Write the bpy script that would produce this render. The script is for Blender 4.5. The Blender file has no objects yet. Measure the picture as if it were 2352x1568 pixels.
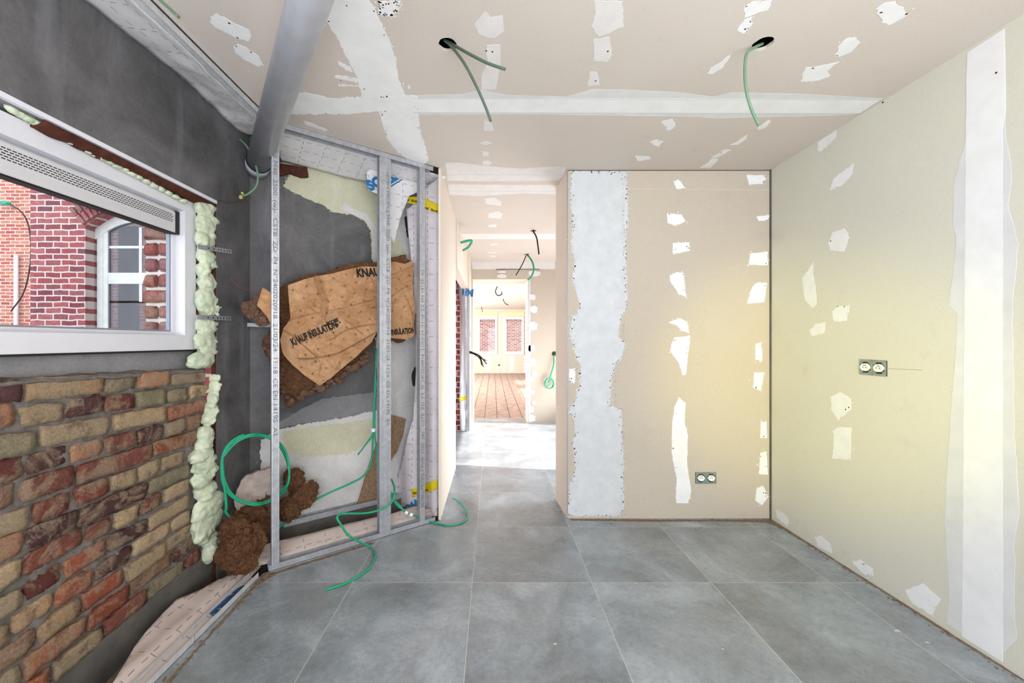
import bpy, bmesh, math, random
from mathutils import Vector, noise, Matrix
random.seed(7)
SC = bpy.context.scene
COL = SC.collection
PI = math.pi

# ------------------------------------------------------------------ camera, world, lights, exposure
F, CX, CY, H = 900.0, 1132.0, 784.0, 1.23
ZC = 2.423                      # ceiling height
cam_d = bpy.data.cameras.new('camera'); cam = bpy.data.objects.new('camera', cam_d); COL.objects.link(cam)
cam.location = (0, 0, H); cam.rotation_euler = (PI/2, 0, 0)
cam_d.sensor_width = 36; cam_d.lens = 36*F/2352; cam_d.shift_x = 44/2352; cam_d.clip_start = 0.02
SC.camera = cam
SC.view_settings.view_transform = 'Standard'; SC.view_settings.look = 'None'
SC.view_settings.gamma = 1; SC.view_settings.use_curve_mapping = False
SC.view_settings.exposure = 0.55
w = bpy.data.worlds.new('world'); SC.world = w; w.use_nodes = True
bg = w.node_tree.nodes['Background']; bg.inputs[0].default_value = (.80, .88, 1, 1); bg.inputs[1].default_value = 2.0

def area(name, loc, rot, sx, sy, power, col=(1, 1, 1), spread=PI):
    l = bpy.data.lights.new(name, 'AREA'); l.shape = 'RECTANGLE'; l.size = sx; l.size_y = sy
    l.energy = power; l.color = col; l.spread = spread
    o = bpy.data.objects.new(name, l); COL.objects.link(o); o.location = loc; o.rotation_euler = rot
    return o
area('ceiling_fill', (.6, -1.3, .5), (PI, 0, 0), 2.4, 1.6, 78, (1, .985, .97))  # added unseen fill lamp that brightens the ceiling from below
area('side_bounce_fill', (1.25, 4.6, .30), (0, math.radians(150), 0), .9, 1.8, 30, (1, .965, .94))  # added hidden fill lamp, acts as light bounced up from the corridor floor
# daylight of the glazed rear wall, of the corridor's side room and of the far room
area('daylight_rear', (0.5, -2.38, 1.3), (PI/2, 0, 0), 2.5, 2.1, 42, (.93, .96, 1))
area('daylight_rear_left', (-1.38, -1.5, 1.4), (0, -PI/2, 0), 1.2, 1.3, 60, (.88, .94, 1))
area('daylight_side_room', (2.6, 4.45, 2.2), (0, math.radians(52), 0), .8, 1.8, 26, (.86, .93, 1), math.radians(80))
area('daylight_far_room_a', (-2.9, 11, 1.5), (0, -PI/2, 0), 2.0, 5.0, 460, (1, .98, .95))
area('daylight_far_room_b', (3.9, 8.6, 1.5), (0, PI/2, 0), 2.0, 2.2, 170, (1, .98, .95))
sun_d = bpy.data.lights.new('sun', 'SUN'); sun_d.energy = 7.5; sun_d.angle = .01; sun_d.color = (1, .96, .9)
sun = bpy.data.objects.new('sun', sun_d); COL.objects.link(sun)
sun.rotation_euler = (math.radians(8), math.radians(57), 0); sun.location = (6, 8, 6)
wl_d = bpy.data.lights.new('corner_glow_spot', 'SPOT'); wl_d.energy = 230; wl_d.color = (1, .93, .16)  # added unseen spot that makes the yellow glow in the right corner
wl_d.spot_size = math.radians(29); wl_d.spot_blend = 1; wl_d.shadow_soft_size = .12
wl = bpy.data.objects.new('corner_glow_spot', wl_d); COL.objects.link(wl); wl.location = (-.2, -1.0, 1.0)
wl.rotation_euler = (Vector((1.94, 2.56, .98))-Vector(wl.location)).to_track_quat('-Z', 'Y').to_euler()

# ------------------------------------------------------------------ helpers
def ray(px, py): return Vector(((px-CX)/F, 1, -(py-CY)/F))
def at(px, py, Y): return Vector((0, 0, H))+ray(px, py)*Y
class Plane:
    def __init__(s, p0, n, eu):
        s.p0 = Vector(p0); s.n = Vector(n).normalized(); s.eu = Vector(eu).normalized(); s.ev = s.n.cross(s.eu)
    def hit(s, px, py):
        r = ray(px, py); o = Vector((0, 0, H))
        return o+r*((s.p0-o).dot(s.n)/r.dot(s.n))
    def uv(s, p): d = p-s.p0; return d.dot(s.eu), d.dot(s.ev)
    def pt(s, u, v, d=0): return s.p0+s.eu*u+s.ev*v+s.n*d
    def px(s, L): return [s.uv(s.hit(*q)) for q in L]
    def off(s, d): return Plane(s.p0+s.n*d, s.n, s.eu)
XR, YB = 1.933, 2.727
XL = -1.45
DV = Vector((.81, .59, 0)).normalized(); NV = Vector((DV.y, -DV.x, 0))      # along the stud line, and its normal to the room
PC = Plane((0, 0, ZC), (0, 0, -1), (1, 0, 0))
PF = Plane((0, 0, 0), (0, 0, 1), (1, 0, 0))
PR = Plane((XR, 0, 0), (-1, 0, 0), (0, 1, 0))
PB = Plane((0, YB, 0), (0, -1, 0), (1, 0, 0))
PK = Plane((XL, 2.34, 0), NV, DV)                                          # angled old wall behind the studs
PS = Plane((-1.19, 2.10, 0), NV, DV)                                       # stud line
PE = Plane((0, 5.87, 0), (0, -1, 0), (1, 0, 0))
PW = Plane((0, 15.2, 0), (0, -1, 0), (1, 0, 0))
PL = Plane((XL, 0, 0), (1, 0, 0), (0, 1, 0))

def lin(c):
    if isinstance(c, str): c = tuple(int(c[i:i+2], 16)/255 for i in (0, 2, 4))
    return tuple(((x+.055)/1.055)**2.4 if x > .04045 else x/12.92 for x in c)+(1,)
class NT:
    def __init__(s, name):
        s.m = bpy.data.materials.new(name); s.m.use_nodes = True; s.t = s.m.node_tree; s.b = s.t.nodes['Principled BSDF']
    def n(s, ty, **kw):
        x = s.t.nodes.new(ty)
        for k, v in kw.items():
            if k.startswith('i_'):
                k = k[2:]; x.inputs[int(k) if k.isdigit() else k.replace('_', ' ')].default_value = v
            else: setattr(x, k, v)
        return x
    def l(s, a, b): s.t.links.new(a, b)
    def noise(s, scale, detail=4, rough=.6, vec=None, dist=0):
        x = s.n('ShaderNodeTexNoise'); x.inputs['Scale'].default_value = scale; x.inputs['Detail'].default_value = detail
        x.inputs['Roughness'].default_value = rough; x.inputs['Distortion'].default_value = dist
        s.l(vec if vec is not None else s.obj(), x.inputs['Vector']); return x.outputs['Fac']
    def obj(s):
        if not hasattr(s, 'o'): s.o = s.n('ShaderNodeNewGeometry').outputs['Position']
        return s.o
    def uv(s): return s.n('ShaderNodeUVMap').outputs[0]
    def ramp(s, f, stops):
        x = s.n('ShaderNodeValToRGB'); e = x.color_ramp.elements
        while len(e) < len(stops): e.new(.5)
        for k, (p, c) in enumerate(stops): e[k].position = p; e[k].color = c if len(c) == 4 else tuple(c)+(1,)
        s.l(f, x.inputs[0]); return x.outputs[0]
    def mix(s, f, a, b, mode='MIX'):
        x = s.n('ShaderNodeMix'); x.data_type = 'RGBA'; x.blend_type = mode
        for sock, v in ((x.inputs[0], f), (x.inputs[6], a), (x.inputs[7], b)):
            if hasattr(v, 'is_output'): s.l(v, sock)
            else: sock.default_value = v
        return x.outputs[2]
    def math(s, op, a, b=0, c=0):
        x = s.n('ShaderNodeMath'); x.operation = op
        for k, v in enumerate((a, b, c)):
            if hasattr(v, 'is_output'): s.l(v, x.inputs[k])
            else: x.inputs[k].default_value = v
        return x.outputs[0]
    def sep(s, v): x = s.n('ShaderNodeSeparateXYZ'); s.l(v, x.inputs[0]); return x.outputs
    def scale(s, v, sc):
        x = s.n('ShaderNodeVectorMath'); x.operation = 'MULTIPLY'; s.l(v, x.inputs[0]); x.inputs[1].default_value = sc; return x.outputs[0]
    def bump(s, h, st=.3, d=.01):
        x = s.n('ShaderNodeBump'); x.inputs['Strength'].default_value = st; x.inputs['Distance'].default_value = d
        s.l(h, x.inputs['Height']); s.l(x.outputs[0], s.b.inputs['Normal'])
    def col(s, c):
        if hasattr(c, 'is_output'): s.l(c, s.b.inputs['Base Color'])
        else: s.b.inputs['Base Color'].default_value = c
    def set(s, rough=.8, metal=0, spec=.3):
        s.b.inputs['Roughness'].default_value = rough; s.b.inputs['Metallic'].default_value = metal
        s.b.inputs['Specular IOR Level'].default_value = spec
M = {}
def simple(name, c, rough=.8, metal=0, var=.12, sc=12, bump=0, spec=.3, bsc=60):
    x = NT(name); c = lin(c); f = x.noise(sc)
    lo = tuple(v*(1-var) for v in c[:3]); hi = tuple(min(1, v*(1+var)) for v in c[:3])
    x.col(x.ramp(f, [(.3, lo), (.7, hi)])); x.set(rough, metal, spec)
    if bump: x.bump(x.noise(bsc, 3), bump, .004)
    M[name] = x.m; return x
def board(name, c, tint):
    x = NT(name); a = lin(c); b = lin(tint)
    f = x.noise(1.1, 3); base = x.mix(x.ramp(f, [(.35, (0, 0, 0)), (.7, (1, 1, 1))]), a, b)
    g = x.noise(170, 2, .7); base = x.mix(.05, base, x.ramp(g, [(.35, (0, 0, 0)), (.65, (1, 1, 1))]), 'OVERLAY')
    h = x.noise(5, 6, .75); base = x.mix(x.math('MULTIPLY', x.ramp(h, [(.60, (0, 0, 0)), (.74, (1, 1, 1))]), .14), base, lin('8b8174'))
    x.col(base); x.set(.85, 0, .2); x.bump(g, .06, .002); M[name] = x.m
board('board_ceiling', 'd0c7bf', 'cbc2ba')
board('board_back', 'bdb1a3', 'bfb5a7')
board('board_right', 'd4d2c4', 'd0cec2')
board('board_pale', 'e2d6ca', 'ded0c4')
board('board_green', 'bcc896', 'b7c392')
simple('compound', 'e8e9ea', .75, var=.05, sc=9, bump=.12, bsc=25)
simple('compound_thin', 'c9cccf', .75, var=.06, sc=14, bump=.1)
simple('compound_feather', 'd7d8d8', .75, var=.05, sc=12, bump=.1)
simple('compound_warm', 'dddad9', .8, var=.05, sc=14)
simple('ridge', 'cfcfd3', .8, var=.02)
simple('void', '3a3630', .95)
simple('white_pvc', 'd6d6de', .35, var=.02, spec=.5)
simple('vent_white', 'c9c7cb', .4, var=.03, spec=.5)
simple('black_plastic', '1c1c1e', .5, var=.1)
simple('bead_grey', '8e939e', .4, .3, var=.05)
simple('dark_wood', '4a2418', .8, var=.5, sc=30, bump=.6)
simple('orange_wood', 'b8763f', .8, var=.3, sc=30, bump=.4)
simple('pale_board', 'd8d8e2', .6, var=.03)
simple('cable_green', '169a72', .45, var=.1, spec=.5)
simple('cable_green_dull', '6f8f74', .55, var=.1)
simple('cable_grey_green', '55665a', .6, var=.1)
simple('cable_black', '26221f', .6)
simple('cable_red', '8b3c38', .6)
simple('label_white', 'eef0f2', .5, var=.02)
simple('yellow_tape', 'ddc31c', .45, var=.08, sc=20, spec=.4)
simple('ink_black', '1d1b1c', .7, var=.05)
simple('ink_stud', '6d6c74', .7, var=.05)
simple('ink_blue', '2f74ad', .6, var=.15, sc=25)
simple('ink_blue_dark', '2c4d74', .6, var=.2, sc=25)
simple('socket_metal', '9fb0aa', .35, .7, var=.2, sc=60)
simple('socket_white', 'f2f1ec', .35, var=.02, spec=.5)
simple('brass', 'b78a35', .4, .7, var=.1)
simple('paint_white', 'dfe4df', .6, var=.08, sc=14, bump=.4)
simple('curtain', 'b3adb5', .9, var=.2, sc=4)
simple('debris', '7c6a58', .95, var=.4, sc=45, bump=1)
simple('screed', '6a6258', .95, var=.35, sc=30, bump=.8)
simple('earth', '5d4f43', .95, var=.4, sc=16, bump=1, bsc=30)
simple('concrete_dark', '5c5854', .9, var=.3, sc=7, bump=.5)
simple('foam_membrane_silver', 'c9ccd3', .35, .35, var=.08)
simple('silver_edge', 'b9bcc0', .4, .6)
simple('yellow_crumb', 'c9bb6a', .8)
simple('plaster_chunk', 'a79a94', .95, var=.2, sc=25, bump=.8)
simple('osb', '8b7159', .9, var=.35, sc=60, bump=.4)
simple('outside_ground', '8d8880', .95)
simple('dirt_white', 'cfcac2', .8)
# galvanised steel
x = NT('galvanised'); f = x.noise(35, 3); x.col(x.ramp(f, [(.3, lin('a8abb2')), (.7, lin('c3c4cb'))])); x.set(.42, .55, .5)
x.bump(x.noise(220, 2), .05, .002); M['galvanised'] = x.m
x = NT('track_white'); f = x.noise(30, 3); x.col(x.ramp(f, [(.3, lin('c4c5c8')), (.7, lin('d8d9dc'))])); x.set(.5, .3, .5); M['track_white'] = x.m
x = NT('pipe_grey'); f = x.noise(14, 4); x.col(x.ramp(f, [(.3, lin('b4b7c0')), (.7, lin('c2c4cd'))])); x.set(.36, .15, .5); M['pipe_grey'] = x.m
# dark cement render of the old walls
def cement(name, lo, hi, stain):
    x = NT(name); f = x.noise(2.2, 7, .7, dist=.6); c = x.ramp(f, [(.32, lin(lo)), (.66, lin(hi))])
    g = x.noise(90, 3, .8); c = x.mix(.12, c, x.ramp(g, [(.3, (0, 0, 0)), (.7, (1, 1, 1))]), 'OVERLAY')
    v = x.scale(x.obj(), (7, 7, 1.1)); s = x.noise(1, 4, .6, v)
    c = x.mix(x.math('MULTIPLY', x.ramp(s, [(.56, (0, 0, 0)), (.72, (1, 1, 1))]), .35), c, lin(stain))
    x.col(c); x.set(.72, 0, .35); x.bump(x.noise(18, 6, .7), .25, .01); M[name] = x.m
cement('cement', '424143', '6e6c6e', '8f8e95')
cement('cement_side', '56504f', '757075', '9b9aa4')
cement('cement_mid', '6d6c70', '88878b', '9a9aa0')
cement('old_plaster', 'b3b097', 'cbc8b0', 'dad8d0')
cement('whitewash', 'b5b3b3', 'd6d4d3', '8a8a8c')
# floor tiles, 0.61 x 0.60 m
x = NT('floor_tiles'); o = x.sep(x.obj())
def joint(nt, v, per, ofs, hw):
    t = nt.math('DIVIDE', nt.math('SUBTRACT', v, ofs), per); fr = nt.math('FRACT', t)
    d = nt.math('ABSOLUTE', nt.math('SUBTRACT', fr, .5)); return nt.math('GREATER_THAN', d, .5-hw/per)
jx = joint(x, o[0], .61, .505, .0016); jy = joint(x, o[1], .60, .20, .0016); jj = x.math('MAXIMUM', jx, jy)
tx = x.math('FLOOR', x.math('DIVIDE', x.math('SUBTRACT', o[0], .505), .61)); ty = x.math('FLOOR', x.math('DIVIDE', x.math('SUBTRACT', o[1], .2), .6))
cmb = x.n('ShaderNodeCombineXYZ'); x.l(tx, cmb.inputs[0]); x.l(ty, cmb.inputs[1])
wn = x.n('ShaderNodeTexWhiteNoise'); x.l(cmb.outputs[0], wn.inputs[0])
va = x.n('ShaderNodeVectorMath'); va.operation = 'MULTIPLY_ADD'; x.l(wn.outputs['Color'], va.inputs[0]); va.inputs[1].default_value = (7, 7, 7); x.l(x.obj(), va.inputs[2])
f = x.noise(2.4, 8, .68, va.outputs[0], .5); c = x.ramp(f, [(.30, lin('6d7174')), (.52, lin('8b939a')), (.72, lin('adb5bd'))])
g = x.noise(45, 4, .8); c = x.mix(.18, c, x.ramp(g, [(.3, (0, 0, 0)), (.7, (1, 1, 1))]), 'OVERLAY')
d = x.noise(1.3, 6, .75, dist=1.0); c = x.mix(x.math('MULTIPLY', x.ramp(d, [(.50, (0, 0, 0)), (.75, (1, 1, 1))]), .30), c, lin('a59d92'))
c = x.mix(jj, c, lin('bdbcb8')); x.col(c); x.set(.42, 0, .5)
x.l(x.math('ADD', x.math('MULTIPLY', d, .30), .13), x.b.inputs['Roughness']); M['floor_tiles'] = x.m
# clay pavers of the far room
x = NT('pavers'); o = x.sep(x.obj())
jx = joint(x, o[0], .205, .07, .006); jy = joint(x, o[1], .205, .1, .006); f = x.noise(6, 5, .7)
c = x.ramp(f, [(.3, lin('7f6a5f')), (.7, lin('b19c90'))]); c = x.mix(x.math('MAXIMUM', jx, jy), c, lin('4f4139'))
x.col(c); x.set(.6); M['pavers'] = x.m
# brick facades outside, rows laid in the plane of the wall (object x and z)
def facade(name, cols, mortar, bw, bh, ms):
    x = NT(name); o = x.sep(x.obj()); cb = x.n('ShaderNodeCombineXYZ')
    wob = x.math('MULTIPLY', x.math('SUBTRACT', x.noise(6, 3), .5), .035)
    x.l(x.math('ADD', o[0], wob), cb.inputs[0]); x.l(x.math('ADD', o[2], wob), cb.inputs[1])
    b = x.n('ShaderNodeTexBrick'); x.l(cb.outputs[0], b.inputs['Vector']); b.inputs['Scale'].default_value = 1
    b.inputs['Brick Width'].default_value = bw; b.inputs['Row Height'].default_value = bh; b.inputs['Mortar Size'].default_value = ms
    b.inputs['Mortar Smooth'].default_value = .3; b.inputs['Bias'].default_value = 0
    b.inputs['Color1'].default_value = (0, 0, 0, 1); b.inputs['Color2'].default_value = (1, 1, 1, 1); b.inputs['Mortar'].default_value = (.5, .5, .5, 1)
    c = x.ramp(b.outputs['Color'], [(0, lin(cols[0])), (.35, lin(cols[1])), (.65, lin(cols[2])), (1, lin(cols[3]))])
    c = x.mix(.35, c, x.ramp(x.noise(25, 5, .8), [(.3, (0, 0, 0)), (.7, (1, 1, 1))]), 'OVERLAY')
    c = x.mix(b.outputs['Fac'], c, lin(mortar)); x.col(c); x.set(.9); x.bump(x.math('SUBTRACT', 1, b.outputs['Fac']), .6, .02); M[name] = x.m
facade('facade_purple', ['7a3c42', '9c4c50', 'a8605e', '6f4149'], 'd3c9c4', .20, .075, .010)
facade('facade_orange', ['b1584a', 'bd6e5a', 'c48a6e', 'a04e4a'], 'dccfc6', .20, .071, .009)
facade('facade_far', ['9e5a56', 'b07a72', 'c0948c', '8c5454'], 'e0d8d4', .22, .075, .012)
# loose bricks with their own colour attribute
x = NT('old_brick'); a = x.n('ShaderNodeAttribute', attribute_name='tone'); c = a.outputs['Color']
f = x.noise(9, 6, .75, dist=.8)
c = x.mix(x.math('MULTIPLY', x.ramp(f, [(.46, (0, 0, 0)), (.57, (1, 1, 1))]), .62), c, lin('9c8a74'))
f2 = x.noise(14, 5, .7); c = x.mix(x.math('MULTIPLY', x.ramp(f2, [(.54, (0, 0, 0)), (.68, (1, 1, 1))]), .6), c, lin('4f3733'))
g = x.noise(120, 3, .8); c = x.mix(.3, c, x.ramp(g, [(.3, (0, 0, 0)), (.7, (1, 1, 1))]), 'OVERLAY')
x.col(c); x.set(.9, 0, .2); x.bump(x.noise(70, 6, .8), .7, .008); M['old_brick'] = x.m
x = NT('lime_mortar'); f = x.noise(30, 7, .8); x.col(x.ramp(f, [(.3, lin('7d7470')), (.55, lin('a39b96')), (.75, lin('b8b1ac'))])); x.set(.95, 0, .1); x.bump(x.noise(60, 8, .85), 1, .015); M['lime_mortar'] = x.m
# sprayed foam
x = NT('foam'); f = x.noise(11, 5, .7); c = x.ramp(f, [(.3, lin('aab99f')), (.55, lin('cdd6bd')), (.75, lin('e6e8cf'))])
st = x.noise(55, 4, .8); c = x.mix(x.math('MULTIPLY', x.ramp(st, [(.64, (0, 0, 0)), (.70, (1, 1, 1))]), .45), c, lin('7e6a50'))
x.col(c); x.set(.35, 0, .5); x.b.inputs['Subsurface Weight'].default_value = .15; x.b.inputs['Subsurface Radius'].default_value = (.02, .02, .015)
x.bump(x.noise(70, 5, .7), .35, .006); M['foam'] = x.m
# mineral wool
def wool(name, lo, mid, hi):
    x = NT(name); v = x.scale(x.obj(), (1, 1, 1)); wv = x.noise(9, 3, .6, v, 2.5)
    f = x.noise(40, 8, .85, v, 3.5); c = x.ramp(f, [(.32, lin(lo)), (.5, lin(mid)), (.68, lin(hi))])
    x.col(x.mix(.2, c, x.ramp(wv, [(.3, (0, 0, 0)), (.7, (1, 1, 1))]), 'OVERLAY')); x.set(1, 0, .05); x.bump(x.noise(120, 6, .85, v, 3), 1, .012); M[name] = x.m
wool('wool', '4c3021', '8d6247', 'c39c7c')
wool('wool_pale', '604236', '97735f', 'cbab95')
# kraft paper
x = NT('kraft'); f = x.noise(6, 5); c = x.ramp(f, [(.3, lin('b5855a')), (.7, lin('cfa27a'))]); x.col(c); x.set(.5, 0, .4)
x.bump(x.noise(22, 6, .65, dist=2.0), .9, .02); M['kraft'] = x.m
# vapour membrane with a printed dashed grid (uv in metres)
def membrane(name, c0, c1, ink, per=(.12, .085)):
    x = NT(name); u = x.sep(x.uv()); f = x.noise(5, 4); c = x.ramp(f, [(.3, lin(c0)), (.7, lin(c1))])
    def dash(a, b, pa, pb, hw):
        t = x.math('FRACT', x.math('DIVIDE', a, pa)); near = x.math('LESS_THAN', x.math('ABSOLUTE', x.math('SUBTRACT', t, .5)), hw/pa)
        on = x.math('GREATER_THAN', x.math('FRACT', x.math('DIVIDE', b, pb)), .5); return x.math('MULTIPLY', near, on)
    wob = x.math('MULTIPLY', x.math('SUBTRACT', x.noise(9, 2), .5), .02)
    d = x.math('MAXIMUM', dash(x.math('ADD', u[1], wob), u[0], per[1], .055, .0017), dash(x.math('ADD', u[0], wob), u[1], per[0], .045, .0017))
    x.col(x.mix(x.math('MULTIPLY', d, .75), c, lin(ink))); x.set(.5, 0, .4); x.bump(x.noise(14, 4, .6), .25, .01); M[name] = x.m
membrane('membrane', 'dad8db', 'e8e6e9', '4a4f66')
membrane('membrane_pink', 'b9aaa4', 'cbbcb6', '4a4f66')
membrane('membrane_curtain', 'c4bcc1', 'd8d2d7', '4a4f66', (.12, .11))
# window glass
x = NT('clear_glass'); t = x.t; tr = x.n('ShaderNodeBsdfTransparent'); gl = x.n('ShaderNodeBsdfGlossy'); gl.inputs['Roughness'].default_value = .02
fr = x.n('ShaderNodeLayerWeight'); mx = x.n('ShaderNodeMixShader')
x.l(x.math('ADD', x.math('MULTIPLY', x.math('POWER', fr.outputs[1], 5), .6), .03), mx.inputs[0]); x.l(tr.outputs[0], mx.inputs[1]); x.l(gl.outputs[0], mx.inputs[2]); x.l(mx.outputs[0], t.nodes['Material Output'].inputs[0]); M['clear_glass'] = x.m
x = NT('old_glass'); x.col(lin('45464f')); x.set(.06, 0, 1.0); x.b.inputs['Alpha'].default_value = .55; M['old_glass'] = x.m

def finish(o, kind=None, label=None, cat=None, group=None):
    if kind: o['kind'] = kind
    if label: o['label'] = label
    if cat: o['category'] = cat
    if group: o['group'] = group
    return o
def thing(name, label, cat, loc, group=None):
    o = bpy.data.objects.new(name, None); COL.objects.link(o); o.location = loc; o.empty_display_size = .05
    return finish(o, None, label, cat, group)
def wpos(o):
    p = Vector((0, 0, 0))
    while o is not None: p += o.location; o = o.parent
    return p
def link(name, bm, m, parent=None, smooth=False, label=None, cat=None, group=None, kind=None, origin=None):
    """verts of bm are world coordinates; becomes one mesh object"""
    if origin is None:
        origin = wpos(parent) if parent is not None else (sum((v.co for v in bm.verts), Vector())/max(1, len(bm.verts)))
    origin = Vector(origin)
    bmesh.ops.translate(bm, verts=bm.verts, vec=-origin)
    me = bpy.data.meshes.new(name); bm.to_mesh(me); bm.free()
    for q in (m if isinstance(m, (list, tuple)) else [m]): me.materials.append(M[q] if isinstance(q, str) else q)
    if smooth:
        for p in me.polygons: p.use_smooth = True
    o = bpy.data.objects.new(name, me); COL.objects.link(o)
    if parent is not None: o.parent = parent; o.location = origin-wpos(parent)
    else: o.location = origin
    return finish(o, kind, label, cat, group)
def struct(name, bm, m, **kw): return link(name, bm, m, kind='structure', **kw)
def box(bm, lo, hi, mi=0):
    v = [bm.verts.new((x, y, z)) for x in (lo[0], hi[0]) for y in (lo[1], hi[1]) for z in (lo[2], hi[2])]
    for q in ((0, 1, 3, 2), (4, 6, 7, 5), (0, 4, 5, 1), (2, 3, 7, 6), (0, 2, 6, 4), (1, 5, 7, 3)):
        f = bm.faces.new([v[k] for k in q]); f.material_index = mi
    return v
def B(*boxes):
    bm = bmesh.new()
    for q in boxes: box(bm, *q)
    return bm
def obox(bm, c, ax, ay, az, sx, sy, sz, mi=0):
    """oriented box, half sizes"""
    v = [bm.verts.new(Vector(c)+ax*sx*i+ay*sy*j+az*sz*k) for i in (-1, 1) for j in (-1, 1) for k in (-1, 1)]
    for q in ((0, 1, 3, 2), (4, 6, 7, 5), (0, 4, 5, 1), (2, 3, 7, 6), (0, 2, 6, 4), (1, 5, 7, 3)):
        f = bm.faces.new([v[k] for k in q]); f.material_index = mi
def prism(bm, pts, z0, z1, mi=0):
    a = [bm.verts.new((p[0], p[1], z0)) for p in pts]; b = [bm.verts.new((p[0], p[1], z1)) for p in pts]; n = len(pts)
    fs = [bm.faces.new(a[::-1]), bm.faces.new(b)]+[bm.faces.new((a[i], a[(i+1) % n], b[(i+1) % n], b[i])) for i in range(n)]
    for f in fs: f.material_index = mi
def spline(P, n=8):
    P = [Vector(p) for p in P]; Q = [P[0]*2-P[1]]+P+[P[-1]*2-P[-2]]; R = []
    for i in range(1, len(Q)-2):
        a, b, c, d = Q[i-1:i+3]
        for k in range(n):
            t = k/n; R.append(.5*((2*b)+(c-a)*t+(2*a-5*b+4*c-d)*t*t+(3*b-a-3*c+d)*t**3))
    R.append(P[-1]); return R
def tube(bm, P, r, seg=8, smoothn=8, mi=0, cap=True):
    R = spline(P, smoothn) if smoothn else [Vector(p) for p in P]
    up = Vector((0, 0, 1)); rings = []; t0 = (R[1]-R[0]).normalized()
    a = t0.cross(up); a = a.normalized() if a.length > .05 else Vector((1, 0, 0))
    for i, p in enumerate(R):
        t = (R[min(i+1, len(R)-1)]-R[max(i-1, 0)]).normalized(); a = (a-t*a.dot(t)).normalized(); b = t.cross(a)
        rr = r(i/(len(R)-1)) if callable(r) else r
        rings.append([bm.verts.new(p+(a*math.cos(2*PI*k/seg)+b*math.sin(2*PI*k/seg))*rr) for k in range(seg)])
    for i in range(len(rings)-1):
        for k in range(seg):
            f = bm.faces.new((rings[i][k], rings[i][(k+1) % seg], rings[i+1][(k+1) % seg], rings[i+1][k])); f.material_index = mi
    if cap: bm.faces.new(rings[0][::-1]).material_index = mi; bm.faces.new(rings[-1]).material_index = mi
def jag(L, step, amp, rnd):
    out = []; n = len(L); ph = rnd.random()*50
    for i in range(n):
        a = Vector(L[i]); b = Vector(L[(i+1) % n]); d = b-a; m = max(1, int(d.length/step)); nn = Vector((-d.y, d.x)); nn = nn/max(1e-6, nn.length)
        for k in range(m):
            p = a+d*(k/m); s = noise.noise(Vector((p.x*22+ph, p.y*22, 0)))*.9+noise.noise(Vector((p.x*75+ph, p.y*75, 3)))*.9+(rnd.random()-.5)*.7
            out.append(p+nn*(s*amp))
    return out
PCN = [0]
def patch(bm, pl, L, d0=0.0, d1=.0012, amp=.006, step=.010, seed=0, mi=0, uvc=False, crumbs=0):
    """irregular thin layer on a plane; L in photo pixels unless uvc"""
    PCN[0] += 1; d1 *= 1+.05*(PCN[0] % 12)
    d1 *= 3 if pl in (PE, PW) else .55
    rnd = random.Random(seed*13+len(L)); Q = L if uvc else pl.px(L); Q = jag([Vector(q) for q in Q], step, amp, rnd)
    a = [bm.verts.new(pl.pt(q.x, q.y, d0)) for q in Q]; b = [bm.verts.new(pl.pt(q.x, q.y, d1)) for q in Q]; n = len(Q)
    f = bm.faces.new(b); f.material_index = mi
    if f.normal.dot(pl.n) < 0: f.normal_update()
    for i in range(n): bm.faces.new((a[i], a[(i+1) % n], b[(i+1) % n], b[i])).material_index = mi
    for k in range(crumbs):
        q = rnd.choice(Q); c = q+Vector((rnd.gauss(0, .009), rnd.gauss(0, .009))); r = rnd.uniform(.0012, .005); m = 6
        v = [bm.verts.new(pl.pt(c.x+r*math.cos(2*PI*i/m)*rnd.uniform(.5, 1.3), c.y+r*math.sin(2*PI*i/m)*rnd.uniform(.5, 1.5), d1)) for i in range(m)]
        bm.faces.new(v).material_index = mi
def sheet(name, m, pl, L, disp, cell=.02, uvc=False, thick=.002, parent=None, smooth=True, offset=None, uvrot=0, **kw):
    """a bounded sheet cut into a grid and bent by disp(u,v)"""
    Q = [Vector(q) for q in (L if uvc else pl.px(L))]
    bm = bmesh.new(); bm.faces.new([bm.verts.new((q.x, q.y, 0)) for q in Q])
    for ax in (0, 1):
        lo = min(q[ax] for q in Q); hi = max(q[ax] for q in Q); n = int((hi-lo)/cell)
        for k in range(1, n+1):
            co = Vector((0, 0, 0)); co[ax] = lo+k*cell; no = Vector((0, 0, 0)); no[ax] = 1
            bmesh.ops.bisect_plane(bm, geom=bm.verts[:]+bm.edges[:]+bm.faces[:], plane_co=co, plane_no=no)
    uvl = bm.loops.layers.uv.new('UVMap'); cr, sr = math.cos(uvrot), math.sin(uvrot)
    for f in bm.faces:
        for lp in f.loops: lp[uvl].uv = (lp.vert.co.x*cr-lp.vert.co.y*sr, lp.vert.co.x*sr+lp.vert.co.y*cr)
    for v in bm.verts:
        u, w_ = v.co.x, v.co.y; v.co = pl.pt(u, w_, disp(u, w_))
    o = link(name, bm, m, parent, smooth, **kw)
    if thick:
        s = o.modifiers.new('thickness', 'SOLIDIFY'); s.thickness = thick; s.offset = 0
    return o
def text_geo(s, size, bold=0):
    c = bpy.data.curves.new('t', 'FONT'); c.body = s; c.size = size; c.align_x = 'LEFT'; c.resolution_u = 3; c.offset = bold
    o = bpy.data.objects.new('t', c); COL.objects.link(o); dg = bpy.context.evaluated_depsgraph_get()
    me = o.evaluated_get(dg).to_mesh(); V = [v.co.copy() for v in me.vertices]; Fs = [tuple(p.vertices) for p in me.polygons]
    o.evaluated_get(dg).to_mesh_clear(); bpy.data.objects.remove(o); bpy.data.curves.remove(c); return V, Fs
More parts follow.
